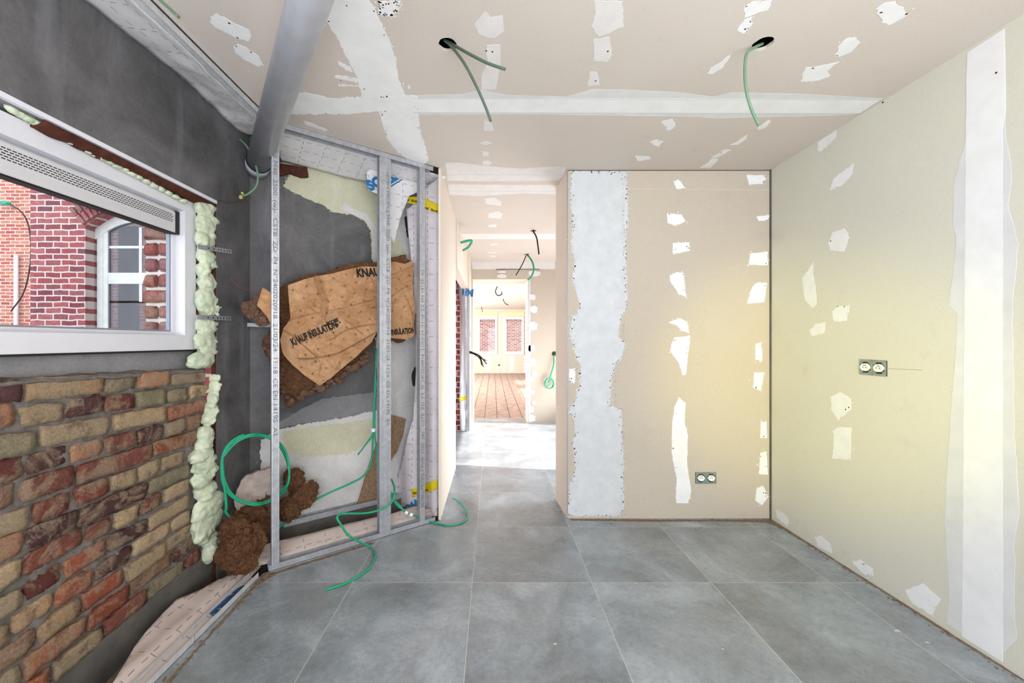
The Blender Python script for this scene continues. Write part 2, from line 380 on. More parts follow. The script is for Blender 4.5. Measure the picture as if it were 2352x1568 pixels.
def put_text(bm, s, size, fn, bold=0, mi=0, sx=1.0):
    """fn maps text plane (x,y) -> world point"""
    V, Fs = text_geo(s, size, bold); vs = [bm.verts.new(fn(v.x*sx, v.y)) for v in V]
    for f in Fs:
        try: bm.faces.new([vs[k] for k in f]).material_index = mi
        except ValueError: pass
def blobs(items, sub=3, rough=.25, freq=12, ridged=False, seed=0):
    """lumpy ellipsoids joined in one bmesh: (centre, (rx,ry,rz))"""
    bm = bmesh.new()
    for k, (c, r) in enumerate(items):
        c = Vector(c); g = bmesh.ops.create_icosphere(bm, subdivisions=sub, radius=1)
        for v in g['verts']:
            d = v.co.normalized(); q = d*2.2+Vector((seed*3.1+k*7.7, k*1.3, seed)); s = noise.noise(q)*.5+noise.noise(q*2.4)*.3
            h = noise.noise(Vector((d.x*r[0], d.y*r[1], d.z*r[2]))*freq*4+Vector((k, 0, seed)))
            s += (-abs(h)*.8 if ridged else h*.45)
            v.co = c+Vector((d.x*r[0], d.y*r[1], d.z*r[2]))*(1+s*rough*2)
    return bm

# ------------------------------------------------------------------ room shell
XT = -1.22                                     # edge of the tiled floor along the left track
fl = bmesh.new()
prism(fl, [(XT, -2.5), (XR, -2.5), (XR, YB), (.52, YB), (.49, 3.05), (3.2, 3.05), (3.2, 5.87), (.53, 5.87), (.53, 6.29), (-.30, 6.29), (-.32, 5.37), (-.75, 5.37), (-.75, 3.8), (-.36, 3.8), (-.36, 2.70), (XT, 2.078)], -.04, 0)
struct('floor', fl, 'floor_tiles')
bm = B(((-1.75, -2.5, -.2), (XT, 2.6, -.075)), ((XT, 2.0, -.2), (-.36, 3.4, -.075)))
for v in bm.verts: pass
struct('floor_subbase', bm, 'screed')
bm = B(((-3, 6.29, -.05), (4, 15.2, 0))); struct('floor_far_room', bm, 'pavers')

# ceiling board with real holes for the lamp cables
bm = bmesh.new()
prism(bm, [(-1.19, -2.5), (XR, -2.5), (XR, YB), (.52, YB), (.49, 3.05), (3.2, 3.05), (3.2, 5.87), (-.36, 5.87), (-.36, 2.70), (-1.19, 2.105)], ZC, ZC+.0125)
ceil = struct('ceiling', bm, 'board_ceiling')
holes = [(1028, 103, .037), (1752, 101, .038), (1225, 530, .034), (1209, 584, .034)]
for px_, py_, r in holes:
    c = PC.hit(px_, py_); cb = bmesh.new(); ring = [(c.x+r*math.cos(2*PI*k/28)*(1+.05*math.sin(5*k)), c.y+r*math.sin(2*PI*k/28)) for k in range(28)]
    prism(cb, ring, ZC-.05, ZC+.05); bmesh.ops.recalc_face_normals(cb, faces=cb.faces)
    cme = bpy.data.meshes.new('c'); cb.to_mesh(cme); cb.free(); co = bpy.data.objects.new('c', cme); COL.objects.link(co)
    md = ceil.modifiers.new('b', 'BOOLEAN'); md.object = co; md.operation = 'DIFFERENCE'; md.solver = 'EXACT'
    dg = bpy.context.evaluated_depsgraph_get(); new = bpy.data.meshes.new_from_object(ceil.evaluated_get(dg)); ceil.modifiers.clear(); ceil.data = new
    bpy.data.objects.remove(co)
wl_ = sheet('insulation_above', 'wool', Plane((0, 0, ZC+.035), (0, 0, -1), (1, 0, 0)), [(-1.15, 1.2), (1.9, 1.2), (1.9, 2.1), (-1.15, 2.1)], lambda u, v: .02*noise.noise(Vector((u*14, v*14, 0))), .06, True, 0, kind='structure')
wl_.name = 'ceiling_insulation'
wl_['kind'] = 'structure'
struct('roof', B(((-1.80, -2.6, 2.62), (3.3, 6.2, 2.9)), ((-3.2, 6.2, 2.75), (4.2, 15.4, 3.0))), 'concrete_dark')
struct('sun_blocker_upper', B(((-1.80, -2.6, 2.95), (3.3, 15.4, 10))), 'facade_purple')  # unseen block, added to keep the sun off the walls outside the window
struct('ceiling_far_room', B(((-3, 6.29, 2.48), (4, 15.2, 2.50))), 'board_ceiling')

def wall_open(lo, hi, ax, opens):
    """box wall with rectangular openings; ax = running axis; openings (a0,a1,z0,z1)"""
    bx = []; cur = lo[ax]
    for a0, a1, z0, z1 in sorted(opens):
        def seg(s, e, zz0, zz1):
            if e-s > 1e-4 and zz1-zz0 > 1e-4:
                l = list(lo); h = list(hi); l[ax] = s; h[ax] = e; l[2] = zz0; h[2] = zz1; bx.append((l, h))
        seg(cur, a0, lo[2], hi[2]); seg(a0, a1, lo[2], z0); seg(a0, a1, z1, hi[2]); cur = a1
    l = list(lo); l[ax] = cur; bx.append((l, list(hi)))
    return B(*bx)
struct('wall_right', B(((XR, -2.5, 0), (XR+.1, YB+.32, ZC+.2))), 'board_right')
bm = bmesh.new(); prism(bm, [(.520, YB), (XR, YB), (XR, 3.05), (.49, 3.05)], 0, ZC+.0); wb = struct('wall_back', bm, ['board_back', 'board_pale'])
for p in wb.data.polygons:
    if p.normal.x < -.9: p.material_index = 1
struct('wall_rear', wall_open((-1.45, -2.6, 0), (XR+.1, -2.5, 2.62), 0, [(-.9, 1.8, .05, 2.3)]), 'board_back')
# corridor
bm = B(((-.375, 2.70, .0), (-.3625, 3.80, ZC)), ((-.3625, 2.70, .0), (-.36, 3.80, ZC))); wcl = struct('wall_corridor_left', bm, 'board_pale')
struct('wall_corridor_left_lintel', B(((-.43, 3.802, 1.95), (-.345, 5.36, ZC))), 'board_pale')
struct('wall_corridor_left_end', B(((-.45, 5.365, .0), (-.322, 5.87, ZC))), 'board_pale')
struct('wall_corridor_core', B(((-.56, 3.30, -.05), (-.376, 3.80, 2.62)), ((-1.2, 5.45, -.05), (-.452, 6.3, 2.62)), ((-1.75, 3.60, -.2), (-.80, 3.75, 2.62)), ((-.95, 3.75, -.1), (-.80, 5.45, 2.62))), 'facade_purple')
struct('wall_hall_end', wall_open((-.45, 5.872, 0), (3.2, 6.29, 2.62), 0, [(-.305, .53, 0.0, 2.165)]), 'board_back')
struct('door_1', B(((-.3055, 5.873, 0), (-.297, 6.29, 2.165)), ((.524, 5.873, 0), (.531, 6.29, 2.165)), ((-.30, 5.873, 2.158), (.53, 6.29, 2.166))), 'board_pale')
struct('wall_side_room', wall_open((3.2, 2.9, 0), (3.3, 6.3, 2.62), 1, [(3.3, 5.4, .4, 2.40)]), 'board_back')
struct('wall_side_room_front', B(((XR+.1, 2.95, 0), (3.2, 3.05, 2.62))), 'board_back')
# far room
WN = [((1097, 1142)), ((1158, 1203))]
fw = []
for a, b in WN: fw.append((PW.hit(a, 700).x, PW.hit(b, 700).x, PW.hit(1100, 814).z, PW.hit(1100, 727).z))
struct('wall_far', wall_open((-3.0, 15.2, 0), (4, 15.5, 2.75), 0, fw), 'board_back')
struct('wall_far_left', wall_open((-3.2, 6.2, 0), (-3.0, 15.5, 2.75), 1, [(8.5, 13.5, .5, 2.3)]), 'board_back')
struct('wall_far_right', wall_open((4.0, 6.2, 0), (4.2, 15.5, 2.75), 1, [(7.5, 9.7, .5, 2.3), (10.6, 11.9, .5, 2.3)]), 'board_back')
struct('wall_far_front', B(((-3.0, 6.2, 0), (-1.2, 6.3, 2.75)), ((3.2, 6.2, 0), (4.0, 6.3, 2.75)), ((-1.2, 6.2, 2.6), (3.2, 6.3, 2.75))), 'board_back')
for k, (a, b, z0, z1) in enumerate(fw):
    wn = thing('window_%d' % (k+2), None, None, (a, 15.2, z0)); wn['kind'] = 'structure'
    link('frame', wall_open((a, 15.17, z0), (b, 15.25, z1), 0, [(a+.085, b-.085, z0+.11, z1-.10)]), 'white_pvc', wn)
    link('pane', B(((a+.085, 15.21, z0+.11), (b-.085, 15.216, z1-.10))), 'clear_glass', wn)
    link('shade_rail', B(((a+.09, 15.16, z1-.17), (b-.09, 15.19, z1-.155)), ((a+.09, 15.16, z1-.20), (a+.115, 15.19, z1-.14)), ((b-.115, 15.16, z1-.20), (b-.09, 15.19, z1-.14))), 'black_plastic', wn)
    struct('trim_%d' % (k+1), B(((a-.02, 15.185, z1+.03), (b+.02, 15.199, z1+.17))), 'board_green')

# ------------------------------------------------------------------ filler patches (parts of the boards they are spread on)
bm = bmesh.new()
CE = [
 [(745, 0), (850, 0), (880, 60), (895, 95), (905, 120), (915, 180), (930, 215), (960, 262), (965, 300), (975, 330), (985, 368), (972, 378), (945, 372), (915, 352), (890, 320), (870, 258), (830, 222), (822, 180), (790, 120), (770, 80), (748, 48)],
 [(868, 2), (920, 2), (915, 25), (895, 38), (870, 30)],
 [(485, 40), (500, 33), (570, 68), (580, 85), (570, 95), (545, 88), (495, 62), (483, 52)],
 [(535, 105), (550, 100), (595, 130), (605, 150), (590, 152), (560, 135), (540, 120)],
 [(698, 276), (750, 297), (748, 302), (700, 285)],
 [(1710, 15), (1730, 5), (1775, 0), (1765, 22), (1735, 32), (1710, 40)], [(1728, 38), (1725, 60), (1710, 76), (1695, 72), (1695, 62), (1710, 45)],
 [(1680, 122), (1660, 155), (1635, 170), (1625, 168), (1632, 155), (1655, 143)],
 [(2010, 20), (2035, 5), (2055, 4), (2085, 28), (2080, 38), (2045, 56), (2030, 52)],
 [(1920, 132), (1925, 105), (1945, 87), (1965, 85), (1975, 98), (1955, 120)],
 [(1840, 188), (1850, 155), (1880, 152), (1925, 142), (1900, 165), (1905, 175), (1880, 185)],
 [(1519, 278), (1545, 272), (1553, 290), (1535, 300)], [(1492, 325), (1508, 320), (1525, 325), (1512, 337)],
 [(1458, 358), (1490, 358), (1495, 365), (1465, 370)], [(1738, 295), (1765, 275), (1772, 277), (1755, 295), (1742, 298)],
 [(1678, 333), (1715, 310), (1715, 318), (1695, 332)], [(1635, 360), (1665, 343), (1680, 344), (1648, 362)], [(1608, 385), (1640, 362), (1650, 366), (1630, 386)]]
CE += [[(768, 172), (800, 176), (822, 181), (822, 187), (790, 183), (770, 178)], [(776, 193), (800, 195), (824, 196), (822, 199), (790, 198), (778, 197)], [(775, 140), (800, 152), (812, 166), (795, 160), (780, 150)], [(938, 195), (942, 198), (941, 204), (937, 202)]]
for k, L in enumerate(CE): patch(bm, PC, L, seed=k, crumbs=(60 if k in (0, 1) else 4))
patch(bm, PC, [(598, 232), (625, 208), (700, 212), (760, 225), (930, 219), (960, 220), (960, 262), (870, 255), (800, 262), (700, 262), (640, 262)], seed=40, crumbs=40, amp=.009, d1=.0013)
CT = [[(940, 219), (1060, 216), (1110, 206), (1160, 218), (1300, 222), (1360, 205), (1420, 205), (1560, 212), (1640, 222), (1680, 212), (1850, 216), (2030, 226), (1965, 262), (1900, 266), (1640, 272), (1600, 268), (1300, 264), (1200, 262), (958, 264)]]
for k, L in enumerate(CT): patch(bm, PC, L, seed=60+k, amp=.002, step=.03, d1=.0009, mi=1)
patch(bm, PC, [(950, 226), (1500, 226), (2022, 229), (1974, 260), (1500, 259), (950, 258)], seed=70, amp=.0004, step=.06, d1=.0015)
for L in ([(950, 225.2), (2024, 228.2), (2022, 229.6), (950, 226.6)], [(950, 257.4), (1976, 259.2), (1974, 260.6), (950, 259)]): patch(bm, PC, L, seed=71, amp=.0002, step=.1, d1=.0019, mi=2)
CW = [[(1090, 55), (1115, 25), (1125, 40), (1155, 35), (1158, 70), (1135, 88), (1100, 80)], [(1118, 103), (1150, 103), (1150, 140), (1140, 205), (1105, 205), (1108, 165), (1118, 150)], [(1112, 272), (1130, 285), (1135, 300), (1112, 300)],
 [(1102, 328), (1115, 323), (1130, 328), (1115, 333)], [(1108, 347), (1122, 350), (1123, 358), (1110, 358)], [(1108, 370), (1120, 368), (1131, 374), (1120, 380), (1110, 378)],
 [(1365, 2), (1430, 2), (1432, 60), (1410, 70), (1375, 85), (1358, 60), (1368, 30)], [(1362, 90), (1400, 85), (1406, 125), (1395, 143), (1365, 140)], [(1355, 165), (1372, 165), (1378, 195), (1350, 198)],
 [(1113, 456), (1135, 453), (1152, 463), (1150, 473), (1116, 468)], [(1122, 490), (1145, 485), (1155, 493), (1150, 502), (1122, 500)], [(1122, 516), (1140, 514), (1140, 522), (1122, 521)], [(1126, 560), (1140, 558), (1145, 562), (1128, 564)], [(1120, 579), (1140, 578), (1140, 581), (1120, 581)], [(1124, 587), (1138, 587), (1138, 590), (1124, 589)]]
for k, L in enumerate(CW): patch(bm, PC, L, seed=80+k, mi=3, amp=.004)
for k, L in enumerate(([(1024, 374), (1050, 373), (1090, 378), (1150, 384), (1200, 387), (1260, 383), (1300, 384), (1296, 400), (1285, 415), (1100, 416), (1028, 414)], [(1029, 423), (1280, 425), (1277, 446), (1200, 444), (1100, 450), (1032, 447)], [(1060, 537), (1276, 537), (1276, 549), (1062, 549)])):
    patch(bm, PC, L, seed=100+k, mi=3, amp=.004, d1=.0008)
for L in ([(1026, 400), (1296, 401), (1296, 402), (1026, 401)], [(1031, 438), (1279, 438.5), (1279, 439.5), (1031, 439)]): patch(bm, PC, L, seed=5, mi=2, amp=.0003, step=.1, d1=.0014)
bmesh.ops.recalc_face_normals(bm, faces=bm.faces)
link('filler', bm, ['compound', 'compound_feather', 'ridge', 'compound_warm'], ceil, label='white filler over the ceiling board joints and screws')
# screw heads / small holes
bm = bmesh.new()
for q in ((1396, 117), (1368, 185), (2082, 31), (1117, 116), (1131, 118)):
    c = PC.hit(*q); obox(bm, c-Vector((0, 0, .0017)), Vector((1, 0, 0)), Vector((0, 1, 0)), Vector((0, 0, 1)), .003, .003, .0006)
link('screw_head', bm, 'ink_black', ceil)

bm = bmesh.new()
BK = [[(1312, 393), (1408, 393), (1438, 396), (1441, 430), (1443, 500), (1438, 560), (1440, 640), (1440, 700), (1425, 735), (1420, 772), (1435, 785), (1430, 825), (1412, 835), (1405, 880), (1402, 932), (1428, 940), (1430, 1000), (1433, 1060), (1431, 1100), (1436, 1150), (1425, 1186), (1305, 1184), (1307, 1120), (1320, 1076), (1319, 1045), (1313, 1020), (1322, 990), (1318, 965), (1306, 945), (1322, 915), (1331, 880), (1331, 835), (1316, 800), (1308, 770), (1312, 738), (1333, 705), (1326, 680), (1314, 640), (1318, 600), (1311, 560), (1316, 520), (1309, 460)]]
for k, L in enumerate(BK): patch(bm, PB, L, seed=3, crumbs=520, amp=.011, step=.005, mi=0)
rnd = random.Random(77)
for k in range(420):     # bare board showing through the ragged edges of the band
    y_ = rnd.uniform(395, 1180); left = rnd.random() < .45; x_ = (1316+rnd.gauss(0, 6)) if left else (1434-abs(rnd.gauss(0, 5))-(18 if 835 < y_ < 935 else 0))
    c = PB.hit(x_, y_); r_ = rnd.uniform(.001, .0045); m_ = 7; a_ = rnd.random()*3
    v_ = [bm.verts.new(Vector((c.x+r_*rnd.uniform(.4, 1.2)*math.cos(2*PI*i/m_+a_)*rnd.uniform(.6, 1), YB-.0022, c.z+r_*1.6*rnd.uniform(.4, 1.3)*math.sin(2*PI*i/m_+a_)))) for i in range(m_)]
    bm.faces.new(v_).material_index = 3
BP = [[(1546, 415), (1558, 412), (1575, 432), (1553, 434)], [(1532, 490), (1565, 492), (1575, 508), (1553, 519), (1533, 512)], [(1545, 558), (1583, 556), (1584, 575), (1545, 584)],
 [(1538, 632), (1556, 625), (1570, 628), (1576, 683), (1560, 676), (1546, 655), (1538, 645)], [(1536, 740), (1560, 730), (1578, 738), (1584, 766), (1568, 760), (1556, 748)], [(1548, 775), (1585, 771), (1582, 800), (1575, 860), (1568, 862), (1560, 835), (1538, 805)],
 [(1549, 935), (1560, 912), (1574, 925), (1573, 970), (1580, 1000), (1578, 1070), (1588, 1125), (1581, 1155), (1555, 1155), (1552, 1145), (1554, 1100), (1543, 1040), (1543, 985)],
 [(1715, 402), (1752, 402), (1760, 410), (1752, 422), (1720, 424)], [(1738, 496), (1768, 494), (1762, 506), (1742, 508)], [(1722, 582), (1763, 577), (1763, 609), (1720, 608)], [(1730, 654), (1745, 648), (1762, 650), (1755, 694), (1715, 697)],
 [(1735, 790), (1748, 786), (1752, 830), (1735, 825)], [(1732, 855), (1755, 855), (1748, 898), (1730, 890)], [(1748, 965), (1760, 968), (1762, 1005), (1746, 1005)], [(1746, 1040), (1760, 1035), (1764, 1090), (1743, 1088)], [(1738, 1120), (1752, 1115), (1765, 1140), (1750, 1160), (1735, 1150)], [(1308, 848), (1322, 845), (1320, 880), (1306, 872)]]
for k, L in enumerate(BP): patch(bm, PB, L, seed=20+k, crumbs=10, amp=.004, mi=1)
for L in ([(1369.4, 393), (1370.6, 393), (1370.6, 1186), (1369.4, 1186)],): patch(bm, PB, L, seed=1, amp=.0003, step=.3, d1=.0016, mi=2)
bmesh.ops.recalc_face_normals(bm, faces=bm.faces)
link('filler', bm, ['compound_thin', 'compound', 'ridge', 'board_back'], wb, label='white filler band and dabs on the board')
bm = bmesh.new(); patch(bm, PB, [(1440, 433), (1768, 436), (1768, 436.8), (1440, 433.8)], seed=2, amp=.0002, step=.3, d1=.0008); bmesh.ops.recalc_face_normals(bm, faces=bm.faces)
link('pencil_line', bm, 'dirt_white', wb)
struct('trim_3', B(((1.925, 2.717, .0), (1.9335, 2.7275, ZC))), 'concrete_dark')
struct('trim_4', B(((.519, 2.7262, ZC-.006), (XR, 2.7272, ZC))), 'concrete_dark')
struct('trim_5', B(((.516, 2.7235, .008), (.5215, 2.729, ZC-.002))), 'bead_grey')

wr = bpy.data.objects['wall_right']; bm = bmesh.new()
RP = [[(1877, 345), (1880, 325), (1922, 298), (1920, 315), (1885, 348)], [(1905, 438), (1915, 410), (1960, 375), (1958, 398), (1935, 425)], [(1903, 560), (1912, 535), (1940, 524), (1950, 545), (1940, 578), (1908, 575)],
 [(1842, 640), (1868, 602), (1866, 625), (1872, 650), (1876, 700), (1865, 706), (1850, 690)], [(1912, 715), (1925, 702), (1952, 700), (1945, 735), (1915, 740)], [(1860, 758), (1875, 742), (1895, 740), (1893, 765), (1865, 772)],
 [(1908, 912), (1930, 900), (1955, 915), (1955, 940), (1925, 965), (1910, 940)], [(1912, 990), (1922, 982), (1955, 982), (1954, 1055), (1912, 1053), (1916, 1010)], [(1782, 1170), (1800, 1178), (1812, 1195), (1810, 1210), (1785, 1190)],
 [(1872, 1233), (1885, 1230), (1905, 1245), (1912, 1270), (1880, 1255)], [(1958, 1290), (1975, 1285), (2005, 1305), (2005, 1322), (1985, 1320)], [(2080, 1355), (2120, 1340), (2160, 1375), (2140, 1412), (2095, 1385)]]
for k, L in enumerate(RP): patch(bm, PR, L, seed=k+200, crumbs=6, amp=.005)
patch(bm, PR, [(2235, 112), (2225, 300), (2205, 370), (2190, 430), (2190, 520), (2197, 560), (2180, 700), (2200, 720), (2195, 820), (2180, 1000), (2170, 1200), (2180, 1380), (2175, 1430), (2290, 1512), (2335, 1470), (2330, 1380), (2330, 1240), (2342, 1180), (2330, 1000), (2325, 700), (2340, 560), (2315, 470), (2325, 400), (2310, 300), (2308, 68)], seed=9, mi=1, amp=.003, step=.03, d1=.0009)
patch(bm, PR, [(2222, 121), (2307, 66), (2310, 250), (2303, 300), (2303, 1520), (2210, 1460), (2215, 800), (2220, 200)], seed=10, amp=.0012, step=.03, d1=.0015)
bmesh.ops.recalc_face_normals(bm, faces=bm.faces)
link('filler', bm, ['compound', 'compound_feather'], wr, label='white filler band and dabs on the board')
bm = bmesh.new()
for q in ((2028, 235), (2289, 167)): c = PR.hit(*q); obox(bm, c-Vector((.001, 0, 0)), Vector((0, 1, 0)), Vector((0, 0, 1)), Vector((1, 0, 0)), .003, .003, .0012)
link('screw_hole', bm, 'ink_black', wr)
bm = bmesh.new(); patch(bm, PR, [(2040, 846), (2118, 849), (2118, 849.8), (2040, 846.8)], seed=2, amp=.0001, step=.3, d1=.0008); link('pencil_line', bm, 'bead_grey', wr)

we = bpy.data.objects['wall_hall_end']; bm = bmesh.new(); rnd = random.Random(3)
for k, (x_, y_, a, b) in enumerate(((1223, 682, 8, 7), (1226, 710, 9, 9), (1225, 748, 10, 11), (1222, 800, 8, 9), (1224, 832, 8, 11), (1228, 858, 7, 8), (1220, 870, 6, 7), (1222, 900, 7, 6), (1226, 925, 5, 5), (1220, 940, 7, 8), (1222, 960, 8, 9), (1153, 624, 10, 3), (1153, 634, 11, 5), (1228, 628, 14, 7))):
    patch(bm, PE, [(x_-a, y_-b*.6), (x_, y_-b), (x_+a, y_-b*.4), (x_+a*.8, y_+b*.8), (x_-a*.3, y_+b), (x_-a, y_+b*.5)], seed=300+k, amp=.008)
patch(bm, PE, [(1082, 599.5), (1275, 599.5), (1275, 618), (1085, 618)], seed=2, amp=.003, step=.05)
patch(bm, PE, [(1213, 640), (1219, 640), (1219, 970), (1213, 970)], seed=2, amp=.004, mi=1)
bmesh.ops.recalc_face_normals(bm, faces=bm.faces); link('filler', bm, ['compound_warm', 'compound_thin'], we)
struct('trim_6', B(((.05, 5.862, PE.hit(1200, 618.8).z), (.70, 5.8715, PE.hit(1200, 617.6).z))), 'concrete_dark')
wf = bpy.data.objects['wall_far']; bm = bmesh.new()
for x_ in (1147, 1156, 1207):
    for k in range(9): patch(bm, PW, [(x_-2, 722+k*10), (x_+1.5, 721+k*10), (x_+2, 725+k*10), (x_-1.5, 726+k*10)], seed=k, amp=.01, step=.03)
for x_ in (1143, 1157, 1205):
    for k in range(5): patch(bm, PW, [(x_-2, 818+k*8), (x_+2, 817+k*8), (x_+2, 822+k*8), (x_-2, 823+k*8)], seed=k, amp=.01, step=.03)
for a, b in ((1118, 1127), (1171, 1181)): patch(bm, PW, [(a, 817), (b, 817), (b-1, 853), (a, 853)], seed=a, amp=.008, step=.03)
bmesh.ops.recalc_face_normals(bm, faces=bm.faces); link('filler', bm, 'compound_warm', wf)

# dust and screed edge at the foot of the walls
bm = bmesh.new(); rnd = random.Random(5)
patch(bm, PF, [(1310, 1192), (1500, 1193), (1775, 1194), (1772, 1200), (1640, 1197), (1500, 1198), (1315, 1195)], seed=4, amp=.004, d1=.002)
patch(bm, PF, [(1770, 1192), (2352, 1561), (2352, 1564), (2200, 1470), (2000, 1341), (1900, 1277), (1800, 1216), (1750, 1195)], seed=5, amp=.004, d1=.003)
patch(bm, PF, [(622, 1316), (604, 1318), (424, 1520), (369, 1580), (378, 1580), (500, 1442), (590, 1345), (640, 1316), (700, 1297), (860, 1248), (850, 1246), (700, 1292)], seed=6, amp=.005, d1=.003)
for k in range(170):
    t = rnd.random()
    if rnd.random() < .55: p = Vector((XR-.012-abs(rnd.gauss(0, .02)), 1.2+t*1.5, 0))
    elif rnd.random() < .5: p = Vector((.6+1.3*t, YB-.012-abs(rnd.gauss(0, .02)), 0))
    else: p = Vector((XT+.02+abs(rnd.gauss(0, .02)), 1.3+t*.8, 0))
    s = rnd.uniform(.001, .004); obox(bm, p+Vector((0, 0, s*.4)), Vector((1, 0, 0)), Vector((0, 1, 0)), Vector((0, 0, 1)), s, s*rnd.uniform(.5, 2), s*.5)
bmesh.ops.recalc_face_normals(bm, faces=bm.faces)
link('construction_dust', bm, 'debris', None, label='brown dust and crumbs along the foot of the walls', cat='dust', kind='stuff')
bm = bmesh.new()
for px_, py_, r in ((1518, 1248, .006), (1460, 1340, .005), (1365, 1420, .005), (2060, 1448, .012), (2130, 1475, .007), (1390, 1300, .004), (1275, 1478, .008), (953, 1262, .004), (1400, 1247, .003), (1660, 1490, .005)):
    c = PF.hit(px_, py_); patch(bm, PF, [(c.x-r, c.y-r*.4), (c.x+r, c.y-r*.5), (c.x+r*.8, c.y+r*.5), (c.x-r*.9, c.y+r*.4)], uvc=True, seed=int(px_), amp=.001, step=.003, d1=.0006)
bmesh.ops.recalc_face_normals(bm, faces=bm.faces)
link('plaster_drips', bm, 'dirt_white', None, label='small white plaster splashes dried on the grey floor tiles', cat='plaster splash', kind='stuff')

# ------------------------------------------------------------------ left wall: render, opening, brick infill
YJ = XL/(-(CX-497)/F)            # right jamb of the opening
ZT = 1.955                       # top of the opening
wlft = struct('wall_left', wall_open((XL-.02, -2.5, -.2), (XL, 2.345, 2.62), 1, [(.25, YJ, -.2, ZT)]), 'cement')
core = link('wall_core', wall_open((-1.75, -2.5, -.3), (XL-.02, 2.6, 2.62), 1, [(.25, YJ-.045, -.3, ZT+.02)]), 'facade_purple', wlft)
# the masonry core shows as red jamb; outer reveal is built of coursed brick
bm = bmesh.new(); rnd = random.Random(11); z = .95
while z < 2.1:
    t_ = rnd.choice((0, 1)); ys = 1.985
    for (xa, xb) in (((-1.748, -1.60),) if t_ else ((-1.745, -1.68), (-1.672, -1.60))):
        v0 = len(bm.verts); box(bm, (xa, ys-.03-rnd.random()*.004, z), (xb, ys+.05, z+.062))
    z += .079
bmesh.ops.bevel(bm, geom=bm.edges[:], offset=.007, segments=2, affect='EDGES')
bmesh.ops.subdivide_edges(bm, edges=[e for e in bm.edges if e.calc_length() > .03], cuts=2, use_grid_fill=True)
for v in bm.verts: v.co += Vector((noise.noise(v.co*30), noise.noise(v.co*30+Vector((9, 0, 0))), noise.noise(v.co*30+Vector((0, 9, 0)))))*.006
cl = bm.loops.layers.float_color.new('tone')
for f in bm.faces:
    c = lin('96564f') if noise.noise(Vector((0, 0, f.calc_center_median().z*9))) > 0 else lin('8d5c60')
    for lp in f.loops: lp[cl] = c
link('reveal_bricks', bm, 'old_brick', wlft, True, label='rough red bricks of the outer window reveal')
link('reveal_mortar', B(((-1.745, 1.972, .9), (-1.60, 2.02, 2.1))), 'dirt_white', wlft)
link('jamb', B(((-1.60, YJ-.008, -.15), (XL-.002, YJ+.001, ZT))), 'dark_wood', wlft, label='red-brown raw edge of the opening')

XBF = -1.487                      # mortar face of infill
def zrow(y, k, NR=13):            # courses drop slightly towards the far jamb
    t = (y-1.23)/(2.06-1.23); top = 1.118*(1-t)+1.088*t; bot = .075*(1-t)+.135*t
    return top+(bot-top)*k/NR
rows = [[-40, 0, 62, 242, 319, 392, 489], [-30, 46, 158, 241, 314, 384, 436, 484], [-60, 88, 263, 387, 480], [-50, 64, 166, 243, 316, 381, 429, 470], [-70, 48, 176, 352, 457], [-40, 78, 170, 252, 317, 373, 430],
        [-60, 66, 182, 342, 438], [-60, 50, 200, 262, 322, 378, 438], [-80, 60, 150, 250, 340, 436], [-90, 30, 130, 225, 310, 395, 440], [-40, 90, 190, 290, 385, 455], [-90, 60, 200, 300, 400, 460], [-30, 120, 240, 340, 430, 465]]
PAL = ['7a463b', '8a4c3b', '6a3c37', 'a68e70', 'a0896d', '93826b', '493033', 'a87e64', '8f543e', '77705c', 'b09775', '8a6a58', '573a3a', 'a27259', '74463e', 'ab9478', 'a4886a']
bm = bmesh.new(); cl = bm.loops.layers.float_color.new('tone'); rnd = random.Random(21)
